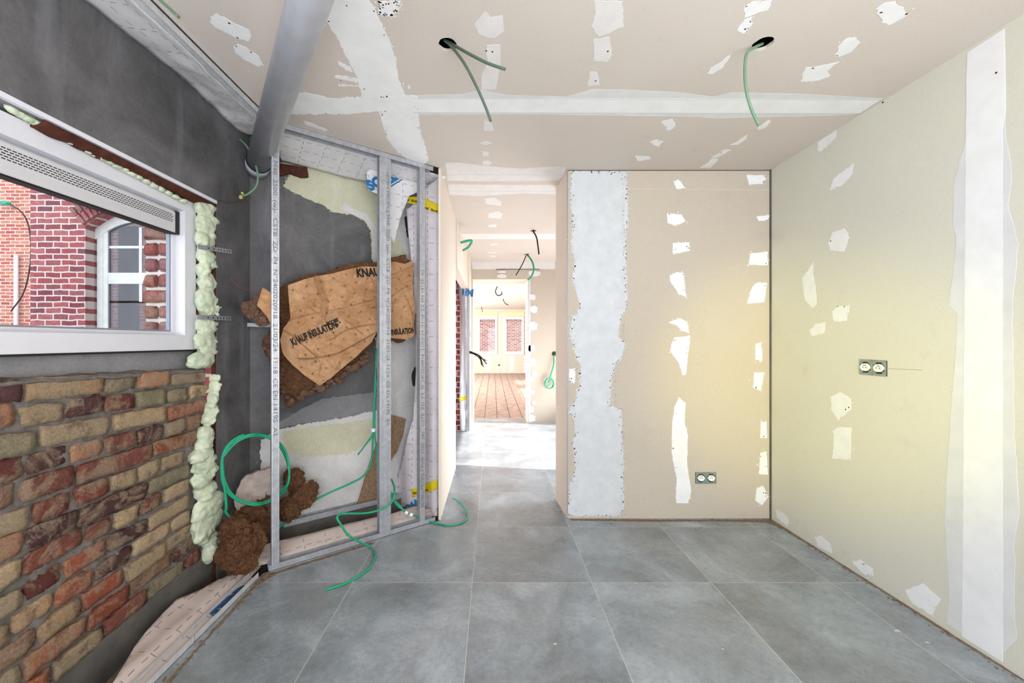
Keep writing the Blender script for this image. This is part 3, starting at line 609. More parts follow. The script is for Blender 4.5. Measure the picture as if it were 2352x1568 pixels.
for r, br in enumerate(rows):
    ys = [1.47*F/(CX-p) for p in br]
    y = ys[0]
    pre = []
    while y > .3: pre.append(y); y -= rnd.choice((.21, .22, .11, .23))
    ys = sorted(pre[1:])+ys
    for a, b in zip(ys[:-1], ys[1:]):
        if b > YJ-.01: b = YJ-.012
        g = rnd.uniform(.003, .010); tone = lin(rnd.choice(PAL)); kk = rnd.uniform(.8, 1.2); tone = tuple(c*kk for c in tone[:3])+(1,)
        dep = rnd.uniform(.007, .022); fv = []
        n0 = set(bm.verts)
        ya, yb = a+g, b-g; ny = max(3, int((yb-ya)/.022)); nz = 4
        tilt = rnd.uniform(-.006, .006); sink = rnd.uniform(-.005, .005)
        z1a, z0a = zrow(ya, r)-rnd.uniform(.004, .010)+sink, zrow(ya, r+1)+rnd.uniform(.003, .008)+sink
        z1b, z0b = zrow(yb, r)-rnd.uniform(.004, .010)+sink+tilt, zrow(yb, r+1)+rnd.uniform(.003, .008)+sink+tilt
        grid = []
        for i in range(-1, ny+2):
            rowv = []
            for j in range(-1, nz+2):
                ti = min(max(i/ny, 0), 1); tj = min(max(j/nz, 0), 1)
                yy = ya+(yb-ya)*ti; zz = (z0a+(z0b-z0a)*ti)*(1-tj)+(z1a+(z1b-z1a)*ti)*tj
                edge = (i in (-1, ny+1)) or (j in (-1, nz+1)); rim = (ti in (0, 1)) or (tj in (0, 1))
                corner = (ti in (0, 1)) and (tj in (0, 1))
                if corner: yy += (.5-ti)*.007; zz += (.5-tj)*.005
                q = Vector((0, yy, zz))
                nn = noise.noise(q*22+Vector((r*3.3, a*7, 0)))*.003+noise.noise(q*60)*.0022
                xx = XBF+dep+nn-(.0015 if rim else 0) if not edge else XBF-.02
                yy += noise.noise(q*30+Vector((5, 0, r)))*.010; zz += noise.noise(q*34+Vector((9, r, 0)))*.009
                rowv.append(bm.verts.new((xx, yy, zz)))
            grid.append(rowv)
        for i in range(len(grid)-1):
            for j in range(len(grid[0])-1):
                f = bm.faces.new((grid[i][j], grid[i+1][j], grid[i+1][j+1], grid[i][j+1])); f.smooth = 0 < i < len(grid)-2 and 0 < j < len(grid[0])-2
                for lp in f.loops: lp[cl] = tone
bmesh.ops.recalc_face_normals(bm, faces=bm.faces)
bi = link('infill_bricks', bm, 'old_brick', wlft, label='reclaimed bricks of mixed reds and tans laid under the window')
pm = Plane((XBF, 0, 0), (1, 0, 0), (0, 1, 0))
L = [(.27, zrow(.27, 13)), (1.23, zrow(1.23, 13)), (YJ-.01, zrow(YJ, 13)), (YJ-.01, zrow(YJ, 0)-.004), (.27, zrow(.27, 0)-.004)]
mo = sheet('infill_mortar', 'lime_mortar', pm, L, lambda u, v: .002+.010*noise.noise(Vector((u*24, v*24, 0)))+.007*noise.noise(Vector((u*70, v*70, 4))), .009, True, 0, wlft)
link('infill_backing', B(((-1.72, .26, -.15), (-1.505, YJ-.06, 1.075))), 'dark_wood', wlft)
# concrete foot under the brick and cement bed under the window
sheet('concrete_foot', 'concrete_dark', Plane((-1.475, 0, 0), (1, 0, 0), (0, 1, 0)), [(.26, -.12), (2.33, -.12), (2.33, .155), (YJ-.01, .15), (1.23, .088), (.26, .05)], lambda u, v: .012*noise.noise(Vector((u*7, v*9, 0))), .03, True, .01, wlft)
bm = bmesh.new(); prism(bm, [(-1.60, .26), (-1.508, .26), (-1.508, YJ-.07), (-1.60, YJ-.07)], 1.06, 1.19)
for v in bm.verts:
    if v.co.z > 1.1 and v.co.x > -1.55: v.co.x -= .012
link('cement_bed', bm, 'cement_mid', wlft, label='grey cement bed under the window')
sheet('cement_lip', 'lime_mortar', Plane((0, 0, 1.112), (0, 0, 1), (1, 0, 0)), [(-1.512, .26), (-1.468, .26), (-1.468, YJ-.06), (-1.512, YJ-.06)], lambda u, v: -.03*(v-1.23)+.008*noise.noise(Vector((u*30, v*16, 0)))-(u+1.512)*.25, .012, True, .012, wlft)

# lintel strips above the window
link('plaster_edge', B(((XL-.012, .25, ZT-.004), (XL+.004, YJ, ZT+.012))), 'pale_board', wlft)
bm = bmesh.new(); P0 = PL.hit(105, 280); n = 60; grid = []
for i in range(n+1):
    y = 1.27+(YJ-1.27)*i/n; row = []
    for j in range(6):
        t = j/5; xx = XL-.005-.055*t; zz = ZT-.004-.012*math.sin(t*2.6)-(.010+.007*noise.noise(Vector((y*20, 0, 3))))*(1 if 0 < j < 5 else .2)
        zz += .003*noise.noise(Vector((y*3, t*30, 8))); row.append(bm.verts.new((xx, y, zz)))
    grid.append(row)
for i in range(n):
    for j in range(5): bm.faces.new((grid[i][j], grid[i+1][j], grid[i+1][j+1], grid[i][j+1])).smooth = True
o = link('lintel_batten', bm, 'dark_wood', None, label='splintered red-brown wooden batten above the white window', cat='batten')
s = o.modifiers.new('thickness', 'SOLIDIFY'); s.thickness = .008
link('soffit', B(((-1.60, .25, ZT-.003), (XL-.002, YJ, ZT+.001))), 'cement_mid', wlft)

# ------------------------------------------------------------------ window
XW = -1.50; WZ0, WZ1, WY1, WY0 = 1.190, 1.935, XW/(-(CX-450)/F), .34
win = thing('window_1', None, None, (XW, (WY0+WY1)/2, WZ0)); win['kind'] = 'structure'
fw_ = .070
def ring(x0, x1, y0, y1, z0, z1, t):
    bm = bmesh.new()
    for b in (((x0, y0, z0), (x1, y1, z0+t)), ((x0, y0, z1-t), (x1, y1, z1)), ((x0, y0, z0+t), (x1, y0+t, z1-t)), ((x0, y1-t, z0+t), (x1, y1, z1-t))): box(bm, *b)
    return bm
bm = ring(XW-.085, XW, WY0, WY1, WZ0, WZ1, fw_)
link('frame', bm, 'white_pvc', win)
bm = ring(XW-.07, XW-.045, WY0+fw_, WY1-fw_, WZ0+fw_-.005, WZ1-fw_, .022); link('glazing_bead', bm, 'white_pvc', win)
bm = ring(XW-.068, XW-.052, WY0+fw_+.02, WY1-fw_-.02, WZ0+fw_+.014, WZ1-fw_-.02, .010); link('gasket', bm, 'bead_grey', win)
link('pane', B(((XW-.064, WY0+fw_+.01, WZ0+fw_+.01), (XW-.058, WY1-fw_-.01, WZ1-fw_-.01))), 'clear_glass', win)
link('drip_rail', B(((XW-.09, WY0, WZ0-.008), (XW+.003, WY1, WZ0-.0005))), 'black_plastic', win)
vz0, vz1 = 1.752, 1.852; vx = XW-.028; vy1 = WY1-fw_-.004
vent = link('ventilation_grille', B(((XW-.062, WY0+fw_, vz0), (vx, vy1-.02, vz1)), ((XW-.06, WY0+fw_, vz1), (vx-.006, vy1-.02, vz1+.006))), 'vent_white', win, label='slotted white ventilation grille at the top of the pane')
bm = bmesh.new()
for r in range(5):
    z = vz0+.062-r*.0085+.02; y = WY0+fw_+.01+(r % 2)*.007
    while y < vy1-.04: box(bm, (vx-.001, y, z), (vx+.0007, y+.0105, z+.0032)); y += .0145
link('slots', bm, 'ink_black', vent)
link('end_cap', B(((XW-.063, vy1-.02, vz0-.004), (vx+.004, vy1, vz1+.006))), 'black_plastic', vent)
link('bottom_rail', B(((XW-.062, WY0+fw_, vz0-.007), (vx+.002, vy1-.02, vz0))), 'black_plastic', vent)
bm = bmesh.new()
for z in (vz0+.012, vz0+.026, vz0+.040): box(bm, (vx, WY0+fw_, z), (vx+.0008, vy1-.02, z+.0012))
link('ribs', bm, 'white_pvc', vent)

# foam
def foam(name, items, label, seed):
    bm = blobs(items, 3, .14, 10, False, seed); o = link(name, bm, 'foam', None, True, label=label, cat='expanding foam')
    r = o.modifiers.new('merge', 'REMESH'); r.mode = 'VOXEL'; r.voxel_size = .005; r.use_smooth_shade = True
    t = bpy.data.textures.new('foam_lumps', 'CLOUDS'); t.noise_scale = .03; t.noise_depth = 3
    d = o.modifiers.new('lumps', 'DISPLACE'); d.texture = t; d.strength = .011; d.mid_level = .5; d.texture_coords = 'GLOBAL'
    return o
def fpt(px, py, X=-1.475): Y = X/((px-CX)/F); return at(px, py, Y)
def fb_(L, X, dx):
    out = []; r = random.Random(4)
    for px_, py_, hw, hh in L:
        c = fpt(px_, py_, X); sy = c.y/(CX-px_); sz = c.y/F
        out.append((c, (dx, hw*sy, hh*sz)))
        for k in range(3): out.append((c+Vector((r.uniform(0, .012), r.uniform(-.6, .6)*hw*sy, r.uniform(-.7, .7)*hh*sz)), (dx*.8, hw*sy*.55, hh*sz*.5)))
    return out
foam('foam_bead', fb_([(470, 482, 20, 20), (474, 515, 24, 26), (472, 553, 24, 24), (474, 590, 20, 20), (466, 620, 14, 18), (484, 608, 11, 13), (478, 650, 23, 24), (476, 690, 26, 30), (478, 712, 20, 14), (476, 748, 26, 26), (478, 785, 30, 26), (466, 825, 34, 20), (482, 806, 24, 18)], -1.478, .030), 'pale green expanding foam filling the gap right of the white window frame', 1)
foam('foam_bead', fb_([(489, 868, 5, 10), (489, 890, 6, 14), (486, 915, 8, 16), (484, 940, 10, 16), (478, 962, 11, 14), (470, 995, 15, 18), (468, 1020, 16, 18), (462, 1046, 26, 18), (468, 1070, 24, 20), (464, 1100, 22, 20), (472, 1125, 24, 20), (480, 1160, 34, 30), (476, 1195, 34, 34), (466, 1225, 20, 20), (484, 1240, 14, 22), (478, 1270, 9, 24)], -1.462, .036), 'pale green expanding foam running down the jamb beside the old bricks', 2)
bm = bmesh.new()
for k in range(24): pass
it = [((30+k*17, 262+k*9.0), .012, .010) for k in range(24)]
bm = blobs([(at(c[0], c[1]-8, -1.487/((c[0]-CX)/F)), (.012, .022, .011)) for c, a, b in it], 2, .4, 20, False, 5)
link('foam_seam', bm, 'foam', None, True, label='thin green foam seam between window head and splintered batten', cat='expanding foam')
# metal fixing straps
for k, (x0, y0, x1, y1) in enumerate(((453, 566, 531, 578), (451, 728, 530, 731))):
    pts = [fpt(x0, y0, -1.447), fpt(x1, y1, -1.447)]; t = thing('fixing_strap', ('perforated steel strap, upper of the two holding the window' if k == 0 else 'perforated steel strap, lower of the two holding the window'), 'metal strap', pts[0])
    d = (pts[1]-pts[0]); L_ = d.length; d.normalize(); up = Vector((1, 0, 0)).cross(d)
    bm = bmesh.new(); obox(bm, (pts[0]+pts[1])/2+Vector((.001, 0, 0)), d, up, Vector((1, 0, 0)), L_/2, .0115, .0012); link('strap', bm, 'galvanised', t)
    bm = bmesh.new()
    for q in (.30, .45, .58, .66, .76, .86, .94):
        obox(bm, pts[0]+d*L_*q+Vector((.0026, 0, 0)), d, up, Vector((1, 0, 0)), .0035 if q < .5 else .0022, .0035 if q < .5 else .0055, .0004)
    link('holes', bm, 'ink_black', t)

# ------------------------------------------------------------------ angled old wall behind the studs
W = 1.31
bm = bmesh.new(); a = PK.pt(0, 0); b = PK.pt(W, 0); back = -NV*.25
prism(bm, [(a.x, a.y), (b.x, b.y), (b.x+back.x, b.y+back.y), (a.x+back.x-.3, a.y+back.y)], -.15, 2.62); wk = struct('wall_angled', bm, 'cement')
bm = bmesh.new()
def kp(L, d1, seed, mi, amp=.012, cr=0): patch(bm, PK, L, 0, d1, amp, .012, seed, mi, False, cr)
kp([(640, 372), (1015, 372), (1015, 940), (862, 952), (868, 880), (862, 760), (866, 640), (854, 594), (851, 530), (837, 507), (809, 493), (764, 487), (736, 468), (697, 454), (649, 428), (666, 403), (640, 398)], .006, 1, 0, .008, 60)
kp([(866, 640), (900, 590), (955, 585), (1015, 600), (1015, 940), (880, 945), (868, 880), (862, 760)], .007, 8, 1, .01)
kp([(780, 480), (792, 466), (806, 478), (840, 490), (868, 530), (900, 560), (1015, 560), (1015, 620), (866, 640), (856, 594), (852, 530), (838, 506), (809, 492)], .008, 2, 1, .006, 20)
kp([(866, 450), (1015, 450), (1015, 560), (900, 560), (868, 530)], .0085, 12, 1, .006, 0)
kp([(880, 470), (905, 480), (915, 520), (890, 540), (876, 510)], .0098, 13, 0, .006, 0)
kp([(886, 560), (915, 550), (935, 590), (905, 600)], .0098, 14, 0, .006, 0)
kp([(640, 970), (690, 940), (740, 915), (866, 900), (866, 950), (770, 962), (700, 972), (640, 982)], .005, 3, 2, .006)
kp([(640, 985), (700, 972), (770, 962), (866, 942), (960, 930), (1015, 930), (1015, 1300), (600, 1300), (590, 1200), (600, 1010)], .016, 4, 1, .008, 60)
kp([(650, 990), (720, 978), (800, 970), (860, 960), (860, 1010), (800, 1040), (700, 1050), (650, 1030)], .019, 6, 0, .010)
bmesh.ops.recalc_face_normals(bm, faces=bm.faces); link('old_plaster', bm, ['old_plaster', 'whitewash', 'cement_mid'], wk, label='patches of old cream and white plaster on the grey wall')
bm = bmesh.new()
for L, s in (([(928, 500), (938, 492), (942, 510), (950, 540), (948, 552), (934, 545), (930, 520)], 1), ([(944, 858), (952, 842), (960, 870), (956, 890), (946, 885)], 2)): patch(bm, PK, L, .009, .0105, .004, .006, s)
link('hole', bm, 'void', wk)
# kerb at its foot with the old horizontal profile on top
bm = bmesh.new(); a = PK.pt(.02, 0, .0); b = PK.pt(1.20, 0, .0); n_ = NV*.05
prism(bm, [(a.x, a.y), (b.x, b.y), (b.x+n_.x, b.y+n_.y), (a.x+n_.x, a.y+n_.y)], -.12, .095); struct('trim_7', bm, 'concrete_dark')
def uprof(name, a, b, up, side, wd, ht, m, label, group=None, th=.0014):
    """U profile from a to b: web in plane, flanges rising along up"""
    t = link(name, uprof_bm(a, b, up, side, wd, ht, th), m, None, label=label, cat='metal profile', group=group); return t
def uprof_bm(a, b, up, side, wd, ht, th):
    bm = bmesh.new(); a, b = Vector(a), Vector(b); d = (b-a); L_ = d.length/2; d = d.normalized(); c = (a+b)/2
    obox(bm, c+side*wd/2+up*th/2, d, side, up, L_, wd/2, th/2)
    obox(bm, c+up*ht/2+side*th/2, d, side, up, L_, th/2, ht/2-.0001); obox(bm, c+up*ht/2+side*(wd-th/2), d, side, up, L_, th/2, ht/2-.0001); return bm
Z = Vector((0, 0, 1)); BV = -NV
a = PK.pt(.17, 0, .066)+Z*.096; b = PK.pt(.98, 0, .066)+Z*.096
uprof('floor_profile', a, b, Z, BV, .048, .034, 'galvanised', 'grey metal profile lying along the foot of the old angled wall')
# membrane between kerb and front track
pmm = Plane(PS.p0+BV*.05+Z*.02, (NV*.50+Z*.86), DV)
sheet('membrane_strip', 'membrane_pink', pmm, [(-.05, 0), (1.0, 0), (1.0, .06), (.9, .11), (.7, .10), (.45, .115), (.2, .11), (0, .13), (-.10, .10)], lambda u, v: .012*noise.noise(Vector((u*7, v*5, 2))), .03, True, .001, None, label='pinkish membrane strip lying behind the front floor track', cat='membrane')

# ------------------------------------------------------------------ metal studs and tracks
INK = 'SEMIN PROFILS M48  2500  (w)-  CSTB  ZD  P4  N°2402020918  21/03/24  11:18  CE EN 14195  A1'
def stud(u0, label, flip=False, text=None, tz=0, tdir=-1, z0=.004, z1=ZC-.004, group=None, tlen=1.5):
    c0 = PS.pt(u0, 0); t = thing('metal_stud', label, 'metal stud', (c0.x, c0.y, z0), 'metal studs of the unfinished partition')
    s = -1 if flip else 1
    def P(a, b, z): q = PS.p0+DV*(u0+a)+BV*(b+.003); return Vector((q.x, q.y, z))
    def strip(pts, m='galvanised'):
        bm = bmesh.new(); th = .0007; vs = []
        for (a, b) in pts: vs.append((bm.verts.new(P(a, b, z0)), bm.verts.new(P(a, b, z1))))
        for i in range(len(vs)-1): bm.faces.new((vs[i][0], vs[i+1][0], vs[i+1][1], vs[i][1]))
        return bm
    fl_ = [(0, 0), (.010*s, 0), (.0115*s, .0015), (.013*s, 0), (.0175*s, 0), (.0185*s, .0012), (.0195*s, 0), (.024*s, 0), (.0255*s, .0015), (.027*s, 0), (.036*s, 0), (.036*s, .006)]
    w_ = [(0, 0), (0, .014), (.001*s, .016), (0, .018), (0, .030), (.001*s, .032), (0, .034), (0, .046)]
    bk = [(0, .046), (.035*s, .046), (.035*s, .040)]
    for nm, q in (('flange', fl_), ('web', w_), ('flange', bk)):
        o = link(nm, strip(q), 'galvanised', t); md = o.modifiers.new('t', 'SOLIDIFY'); md.thickness = .001; md.offset = 0
    if text:
        bm = bmesh.new(); V, _ = text_geo(text, .030); wd = max(v.x for v in V); sx = tlen/wd
        def fn(x_, y_):
            yy = y_-.0105
            if tdir < 0: a_ = .018*s+yy; z = tz-x_; return P(a_, -.0012, z)
            a_ = .018*s-yy; return P(a_, -.0012, tz+x_)
        put_text(bm, text, .030, fn, 0, 0, sx); link('printed_text', bm, 'ink_stud', t)
    return t
def ustud(px): # parameter along stud line for a pixel column
    r = (px-CX)/F; return (r*PS.p0.y-PS.p0.x)/(DV.x-r*DV.y)
u1, u2, u3 = ustud(624), ustud(885.5), ustud(965)
Zof = lambda px, py, u: H-(py-CY)/F*(PS.p0+DV*u).y
stud(u1, 'grey metal stud nearest the window, its foot at the left end of the floor track', text='SEMIN'+INK[5:], tz=Zof(635, 238, u1), tlen=Zof(635, 238, u1)-Zof(635, 1000, u1))
stud(u2-.001, 'left half of the doubled metal stud in the middle, without lettering', flip=True)
stud(u2, 'right half of the doubled metal stud in the middle, lettering running down', text=INK, tz=Zof(885, 393, u2), tlen=Zof(885, 393, u2)-Zof(885, 975, u2))
stud(u3, 'narrow metal stud close to the corridor wall, lettering running upwards', text=INK, tz=Zof(970, 1167, u3), tdir=1, tlen=Zof(970, 620, u3)-Zof(970, 1167, u3))
g = None
uprof('floor_track', PS.pt(-.01, 0)+Z*.001, PS.pt(.985, 0)+Z*.001, Z, BV, .050, .030, 'galvanised', 'grey floor track holding the feet of the studs')
uprof('ceiling_track', PS.pt(-.02, 0)+Z*(ZC-.001), PS.pt(.97, 0)+Z*(ZC-.001), -Z, BV, .050, .030, 'galvanised', 'grey ceiling track holding the heads of the studs')
sx_ = Vector((-1, 0, 0))
uprof('floor_track', (XT+.0, 1.607, .001), (XT+.0, 2.04, .001), Z, sx_, .05, .028, 'track_white', 'short pale floor track between the studs and the cut joint')
uprof('floor_track', (XT+.0, -1.5, .001), (XT+.0, 1.600, .001), Z, sx_, .05, .028, 'track_white', 'long pale floor track leaving the picture at the bottom left')
uprof('ceiling_track', (-1.195, -1.5, ZC-.001), (-1.195, 2.06, ZC-.001), -Z, sx_, .05, .028, 'track_white', 'pale ceiling track along the board edge above the window')
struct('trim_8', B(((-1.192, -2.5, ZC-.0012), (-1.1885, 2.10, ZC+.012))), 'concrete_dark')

# membranes overhead
def fold(u, v): return .014*noise.noise(Vector((u*3, v*7, 1)))+.006*noise.noise(Vector((u*12, v*14, 1)))
sheet('membrane_sheet', 'membrane', Plane((-1.24, 0, ZC-.016), (-.20, 0, -.98), (0, 1, 0)), [(-2.4, -.215), (2.28, -.215), (2.30, .0), (-2.4, 0)], lambda u, v: fold(u, v)*(1+1.2*max(0, u-1.7)), .03, True, .001, None, label='pale dashed membrane sheet stretched between ceiling edge and dark wall above window', cat='membrane')
pk2 = Plane(PS.p0+BV*.055+Z*(ZC-.02), (NV*.22-Z*.97), DV)
ms = sheet('membrane_sheet', 'membrane', pk2, [(.0, -.0), (1.10, 0), (1.10, -.285), (.9, -.285), (.6, -.28), (.2, -.28), (.10, -.28), (.02, -.1)][::-1], lambda u, v: fold(u, v)*.8, .03, True, .001, None, label='pale dashed membrane sheet hanging behind the ceiling track and studs', cat='membrane', uvrot=.0)
# vertical membrane curtain at the corridor end
A_ = at(1012, 784, 2.765); B_ = at(930, 784, 2.83); eu = (A_-B_); eu.z = 0; eu.normalize(); pcur = Plane((B_.x, B_.y, 0), Vector((eu.y, -eu.x, 0)), eu)
cd = lambda u, v: .016*math.sin(u*34+v*1.2)+.010*noise.noise(Vector((u*20, v*3, 5)))
cur = sheet('membrane_curtain', 'membrane_curtain', pcur, [(1003, 405), (1014, 405), (1013, 800), (1006, 1183), (905, 1183), (898, 1150), (912, 1090), (930, 1035), (949, 960), (953, 850), (950, 700), (940, 560), (933, 480), (960, 455)], cd, .02, False, .001, None, label='grey pink membrane curtain hanging beside the corridor wall end', cat='membrane')
def tape(bm, bt, pl, L, disp, words):
    pass
def on(pl, disp, lift): return lambda u, v: pl.pt(u, v, disp(u, v)+lift)
tp = sheet('tape', 'yellow_tape', pcur, [(921, 449), (960, 451), (990, 462), (1013, 470), (1013, 492), (985, 482), (955, 468), (922, 464)], lambda u, v: cd(u, v)+.006, .012, False, .0006, cur, label='yellow adhesive tape printed in black')
bm = bmesh.new(); f_ = on(pcur, lambda u, v: cd(u, v)+.006, .0025)
def line_text(bm, pl, fn, s, size, pa, ang, bold=0, sx=1):
    u0_, v0_ = pl.uv(pl.hit(*pa)); c_, s_ = math.cos(ang), math.sin(ang)
    put_text(bm, s, size, lambda x_, y_: fn(u0_+x_*c_-y_*s_, v0_+x_*s_+y_*c_), bold, 0, sx)
line_text(bm, pcur, f_, 'Sicral  Sicral', .024, (924, 459), -.22, .0008)
line_text(bm, pcur, f_, 'Sicral  Sicral', .022, (972, 480), -.26, .0008)
link('tape_text', bm, 'ink_black', tp)
tp = sheet('tape', 'yellow_tape', pcur, [(946, 1122), (972, 1112), (1007, 1098), (1007, 1120), (975, 1133), (950, 1140)], lambda u, v: cd(u, v)+.006, .012, False, .0006, cur, label='yellow adhesive tape printed in black')
bm = bmesh.new(); line_text(bm, pcur, f_, 'Sicral Sicral', .026, (951, 1134), .30, .0008); link('tape_text', bm, 'ink_black', tp)
bm = bmesh.new(); f_ = on(pcur, cd, .003); line_text(bm, pcur, f_, 'SOPREMA', .060, (903, 1196), .62, .003); 
for k in range(3): pass
link('brand_print', bm, 'ink_blue', cur)
# blue print on the overhead membrane
bm = bmesh.new(); pk2d = lambda u, v: fold(u, v)*.8
kz = PK.off(.15)
dd = lambda u, v: .004*noise.noise(Vector((u*12, v*9, 0)))
flap = sheet('membrane_flap', 'membrane', kz, [(842, 395), (868, 366), (930, 380), (1000, 402), (985, 430), (940, 450), (920, 500), (905, 560), (880, 500), (868, 446), (846, 436)], dd, .02, False, .001, None, label='membrane flap with blue lettering hanging behind the doubled stud', cat='membrane')
bm = bmesh.new(); f_ = on(kz, dd, .0025); line_text(bm, kz, f_, 'SOPREMA', .088, (850, 438), .60, .006)
def stripe(bm, pl, f, L, cell=.02):
    q = pl.px(L); n = 14
    for i in range(n):
        t0, t1 = i/n, (i+1)/n; lerp = lambda a, b, t: (a[0]+(b[0]-a[0])*t, a[1]+(b[1]-a[1])*t)
        bm.faces.new([bm.verts.new(f(*c)) for c in (lerp(q[0], q[1], t0), lerp(q[0], q[1], t1), lerp(q[3], q[2], t1), lerp(q[3], q[2], t0))])
stripe(bm, kz, f_, [(874, 430), (960, 376), (960, 384), (874, 438)]); stripe(bm, kz, f_, [(874, 441), (972, 380), (972, 383), (874, 445)])
link('brand_print', bm, 'ink_blue', flap)

# membrane on the floor left: long sheet beside the track
pg = Plane((XT-.052, 0, .01), (.35, 0, .94), (0, 1, 0))
def gd(u, v):
    return .030*math.exp(-((v-.055)/.028)**2)*(.7+.3*math.sin(u*3))+.010*noise.noise(Vector((u*6, v*14, 9)))
L = pg.px([(600, 1300), (594, 1283), (560, 1306), (530, 1322), (500, 1334), (470, 1350), (430, 1366), (405, 1376), (370, 1412), (335, 1450), (310, 1482), (262, 1566), (180, 1700), (240, 1720), (336, 1580)])
gm = sheet('membrane_strip', 'membrane_pink', pg, L, gd, .02, True, .001, None, label='long pinkish membrane strip curling up beside the pale floor track', cat='membrane')
bm = bmesh.new(); f_ = on(pg, gd, .004)
line_text(bm, pg, lambda a, b: f_(a, b), 'SOP', .075, (505, 1418), -.1, .010, 1.5); link('brand_print', bm, 'ink_blue_dark', gm)

# ------------------------------------------------------------------ insulation batt
def fibres(bm, items, n, seed):
    r = random.Random(seed)
    for k in range(n):
        c, rr = r.choice(items); c = Vector(c); d = Vector((r.gauss(0, 1), r.gauss(0, 1), r.gauss(0, 1))).normalized()
        p = c+Vector((d.x*rr[0], d.y*rr[1], d.z*rr[2]))*.92; t = Vector((r.gauss(0, 1), r.gauss(0, 1), r.gauss(0, 1)))*.016
        tube(bm, [p, p+d*.006+t*.5, p+d*.008+t], .0006, 3, 2, 0, False)
pb = Plane(PS.p0+BV*.14, NV, DV)
def ridge(x, y, s, o): return 1-abs(noise.noise(Vector((x*s, y*s, o))))*2
def lat(i, j, o):
    x_ = math.sin(i*127.1+j*311.7+o*74.7)*43758.5453; return x_-math.floor(x_)
def facet(u, v, s, o):       # sharp creased height field, linear on a triangle lattice
    x_, y_ = u*s, v*s; x_ += .35*noise.noise(Vector((x_*.7, y_*.7, o))); y_ += .35*noise.noise(Vector((x_*.7, y_*.7, o+9)))
    i, j = math.floor(x_), math.floor(y_); a, b = x_-i, y_-j; h = lambda p, q: lat(p, q, o)
    if (i+j) % 2: 
        return h(i, j)+(h(i+1, j)-h(i, j))*a+(h(i+1, j+1)-h(i+1, j))*b if a > b else h(i, j)+(h(i, j+1)-h(i, j))*b+(h(i+1, j+1)-h(i, j+1))*a
    return h(i, j)+(h(i+1, j)-h(i, j))*a+(h(i, j+1)-h(i, j))*b if a+b < 1 else h(i+1, j+1)+(h(i, j+1)-h(i+1, j+1))*(1-a)+(h(i+1, j)-h(i+1, j+1))*(1-b)
FOLDS = [([(716, 618), (728, 650), (741, 690), (741, 722)], .030, .030, .012), ([(668, 735), (700, 726), (734, 719), (800, 706), (870, 686)], .022, .008, .07), ([(745, 706), (800, 680), (870, 652)], .020, .035, .05),
         ([(757, 778), (798, 754), (832, 746), (870, 741)], .022, .030, .010), ([(640, 752), (674, 776), (716, 814)], .026, .008, .08), ([(690, 822), (730, 818), (774, 809), (820, 785), (870, 757)], .026, .05, .012),
         ([(722, 716), (745, 738), (764, 766)], .016, .012, .04), ([(796, 738), (812, 752), (831, 768)], .014, .010, .025), ([(700, 700), (716, 690), (742, 688)], .012, .010, .03), ([(734, 842), (728, 860), (748, 872)], .010, .008, .03),
         ([(880, 640), (905, 632), (950, 612)], .018, .01, .05), ([(898, 682), (925, 664), (952, 655)], .016, .008, .06), ([(932, 690), (945, 730), (948, 768)], .016, .010, .04), ([(770, 840), (785, 818), (800, 812)], .010, .008, .025), ([(850, 640), (856, 660), (868, 668)], .012, .01, .02)]
FOLDS = [(pb.px(P_), a_, w1_, w2_) for P_, a_, w1_, w2_ in FOLDS]
def pd(u, v):
    h = .024*noise.noise(Vector((u*4.2, v*4.2, 3)))+.022*facet(u*.93+v*.36, v*.93-u*.36, 7.5, 1)+.014*facet(u*.7-v*.7, u*.7+v*.7, 16, 2)+.005*facet(u, v, 38, 3)-.022
    for P_, a_, w1_, w2_ in FOLDS:
        best = 9; sg = 1; en = 1
        for (x0, y0), (x1, y1) in zip(P_[:-1], P_[1:]):
            dx, dy = x1-x0, y1-y0; L2 = dx*dx+dy*dy; t = ((u-x0)*dx+(v-y0)*dy)/L2; tc = min(max(t, 0), 1)
            d_ = math.hypot(u-x0-dx*tc, v-y0-dy*tc)
            if d_ < best: best = d_; sg = dx*(v-y0)-dy*(u-x0)
        w_ = (w1_ if sg > 0 else w2_)*(1+.25*noise.noise(Vector((u*30, v*30, a_*99))))
        if best < w_: h += a_*(1-best/w_)
    return h
def wd(u, v):
    return -.064+.024*noise.noise(Vector((u*4.2, v*4.2, 3)))+.014*noise.noise(Vector((u*28, v*28, 8)))-.012*abs(noise.noise(Vector((u*60, v*60, 2))))
batt = thing('insulation_batt', 'torn brown mineral wool batt with kraft paper face sagging behind the studs', 'insulation', pb.hit(760, 780))
WO = [(640, 690), (650, 655), (680, 640), (750, 622), (830, 600), (868, 597), (900, 585), (935, 582), (952, 600), (955, 700), (955, 770), (935, 786), (900, 782), (872, 770), (858, 800), (832, 818), (836, 842), (800, 856), (790, 872), (755, 885), (735, 900), (712, 905), (698, 925), (668, 938), (660, 918), (648, 880), (638, 850), (625, 825), (612, 805), (605, 785), (625, 760), (650, 740)]
def jagpx(L, amp, seed, n=4):
    r = random.Random(seed); out = []
    for i in range(len(L)):
        a_, b_ = Vector(L[i]), Vector(L[(i+1) % len(L)])
        for k in range(n): p = a_+(b_-a_)*k/n; out.append((p.x+r.uniform(-amp, amp), p.y+r.uniform(-amp, amp)))
    return out
sheet('wool', 'wool', pb, jagpx(WO, 3.2, 2), wd, .010, False, .022, batt)
PO = [(660, 655), (700, 640), (760, 628), (835, 611), (868, 612), (905, 600), (930, 606), (946, 598), (949, 640), (953, 768), (935, 780), (900, 777), (870, 758), (855, 785), (830, 808), (790, 842), (760, 868), (735, 885), (700, 862), (672, 838), (650, 812), (643, 780), (648, 758), (668, 730), (664, 700)]
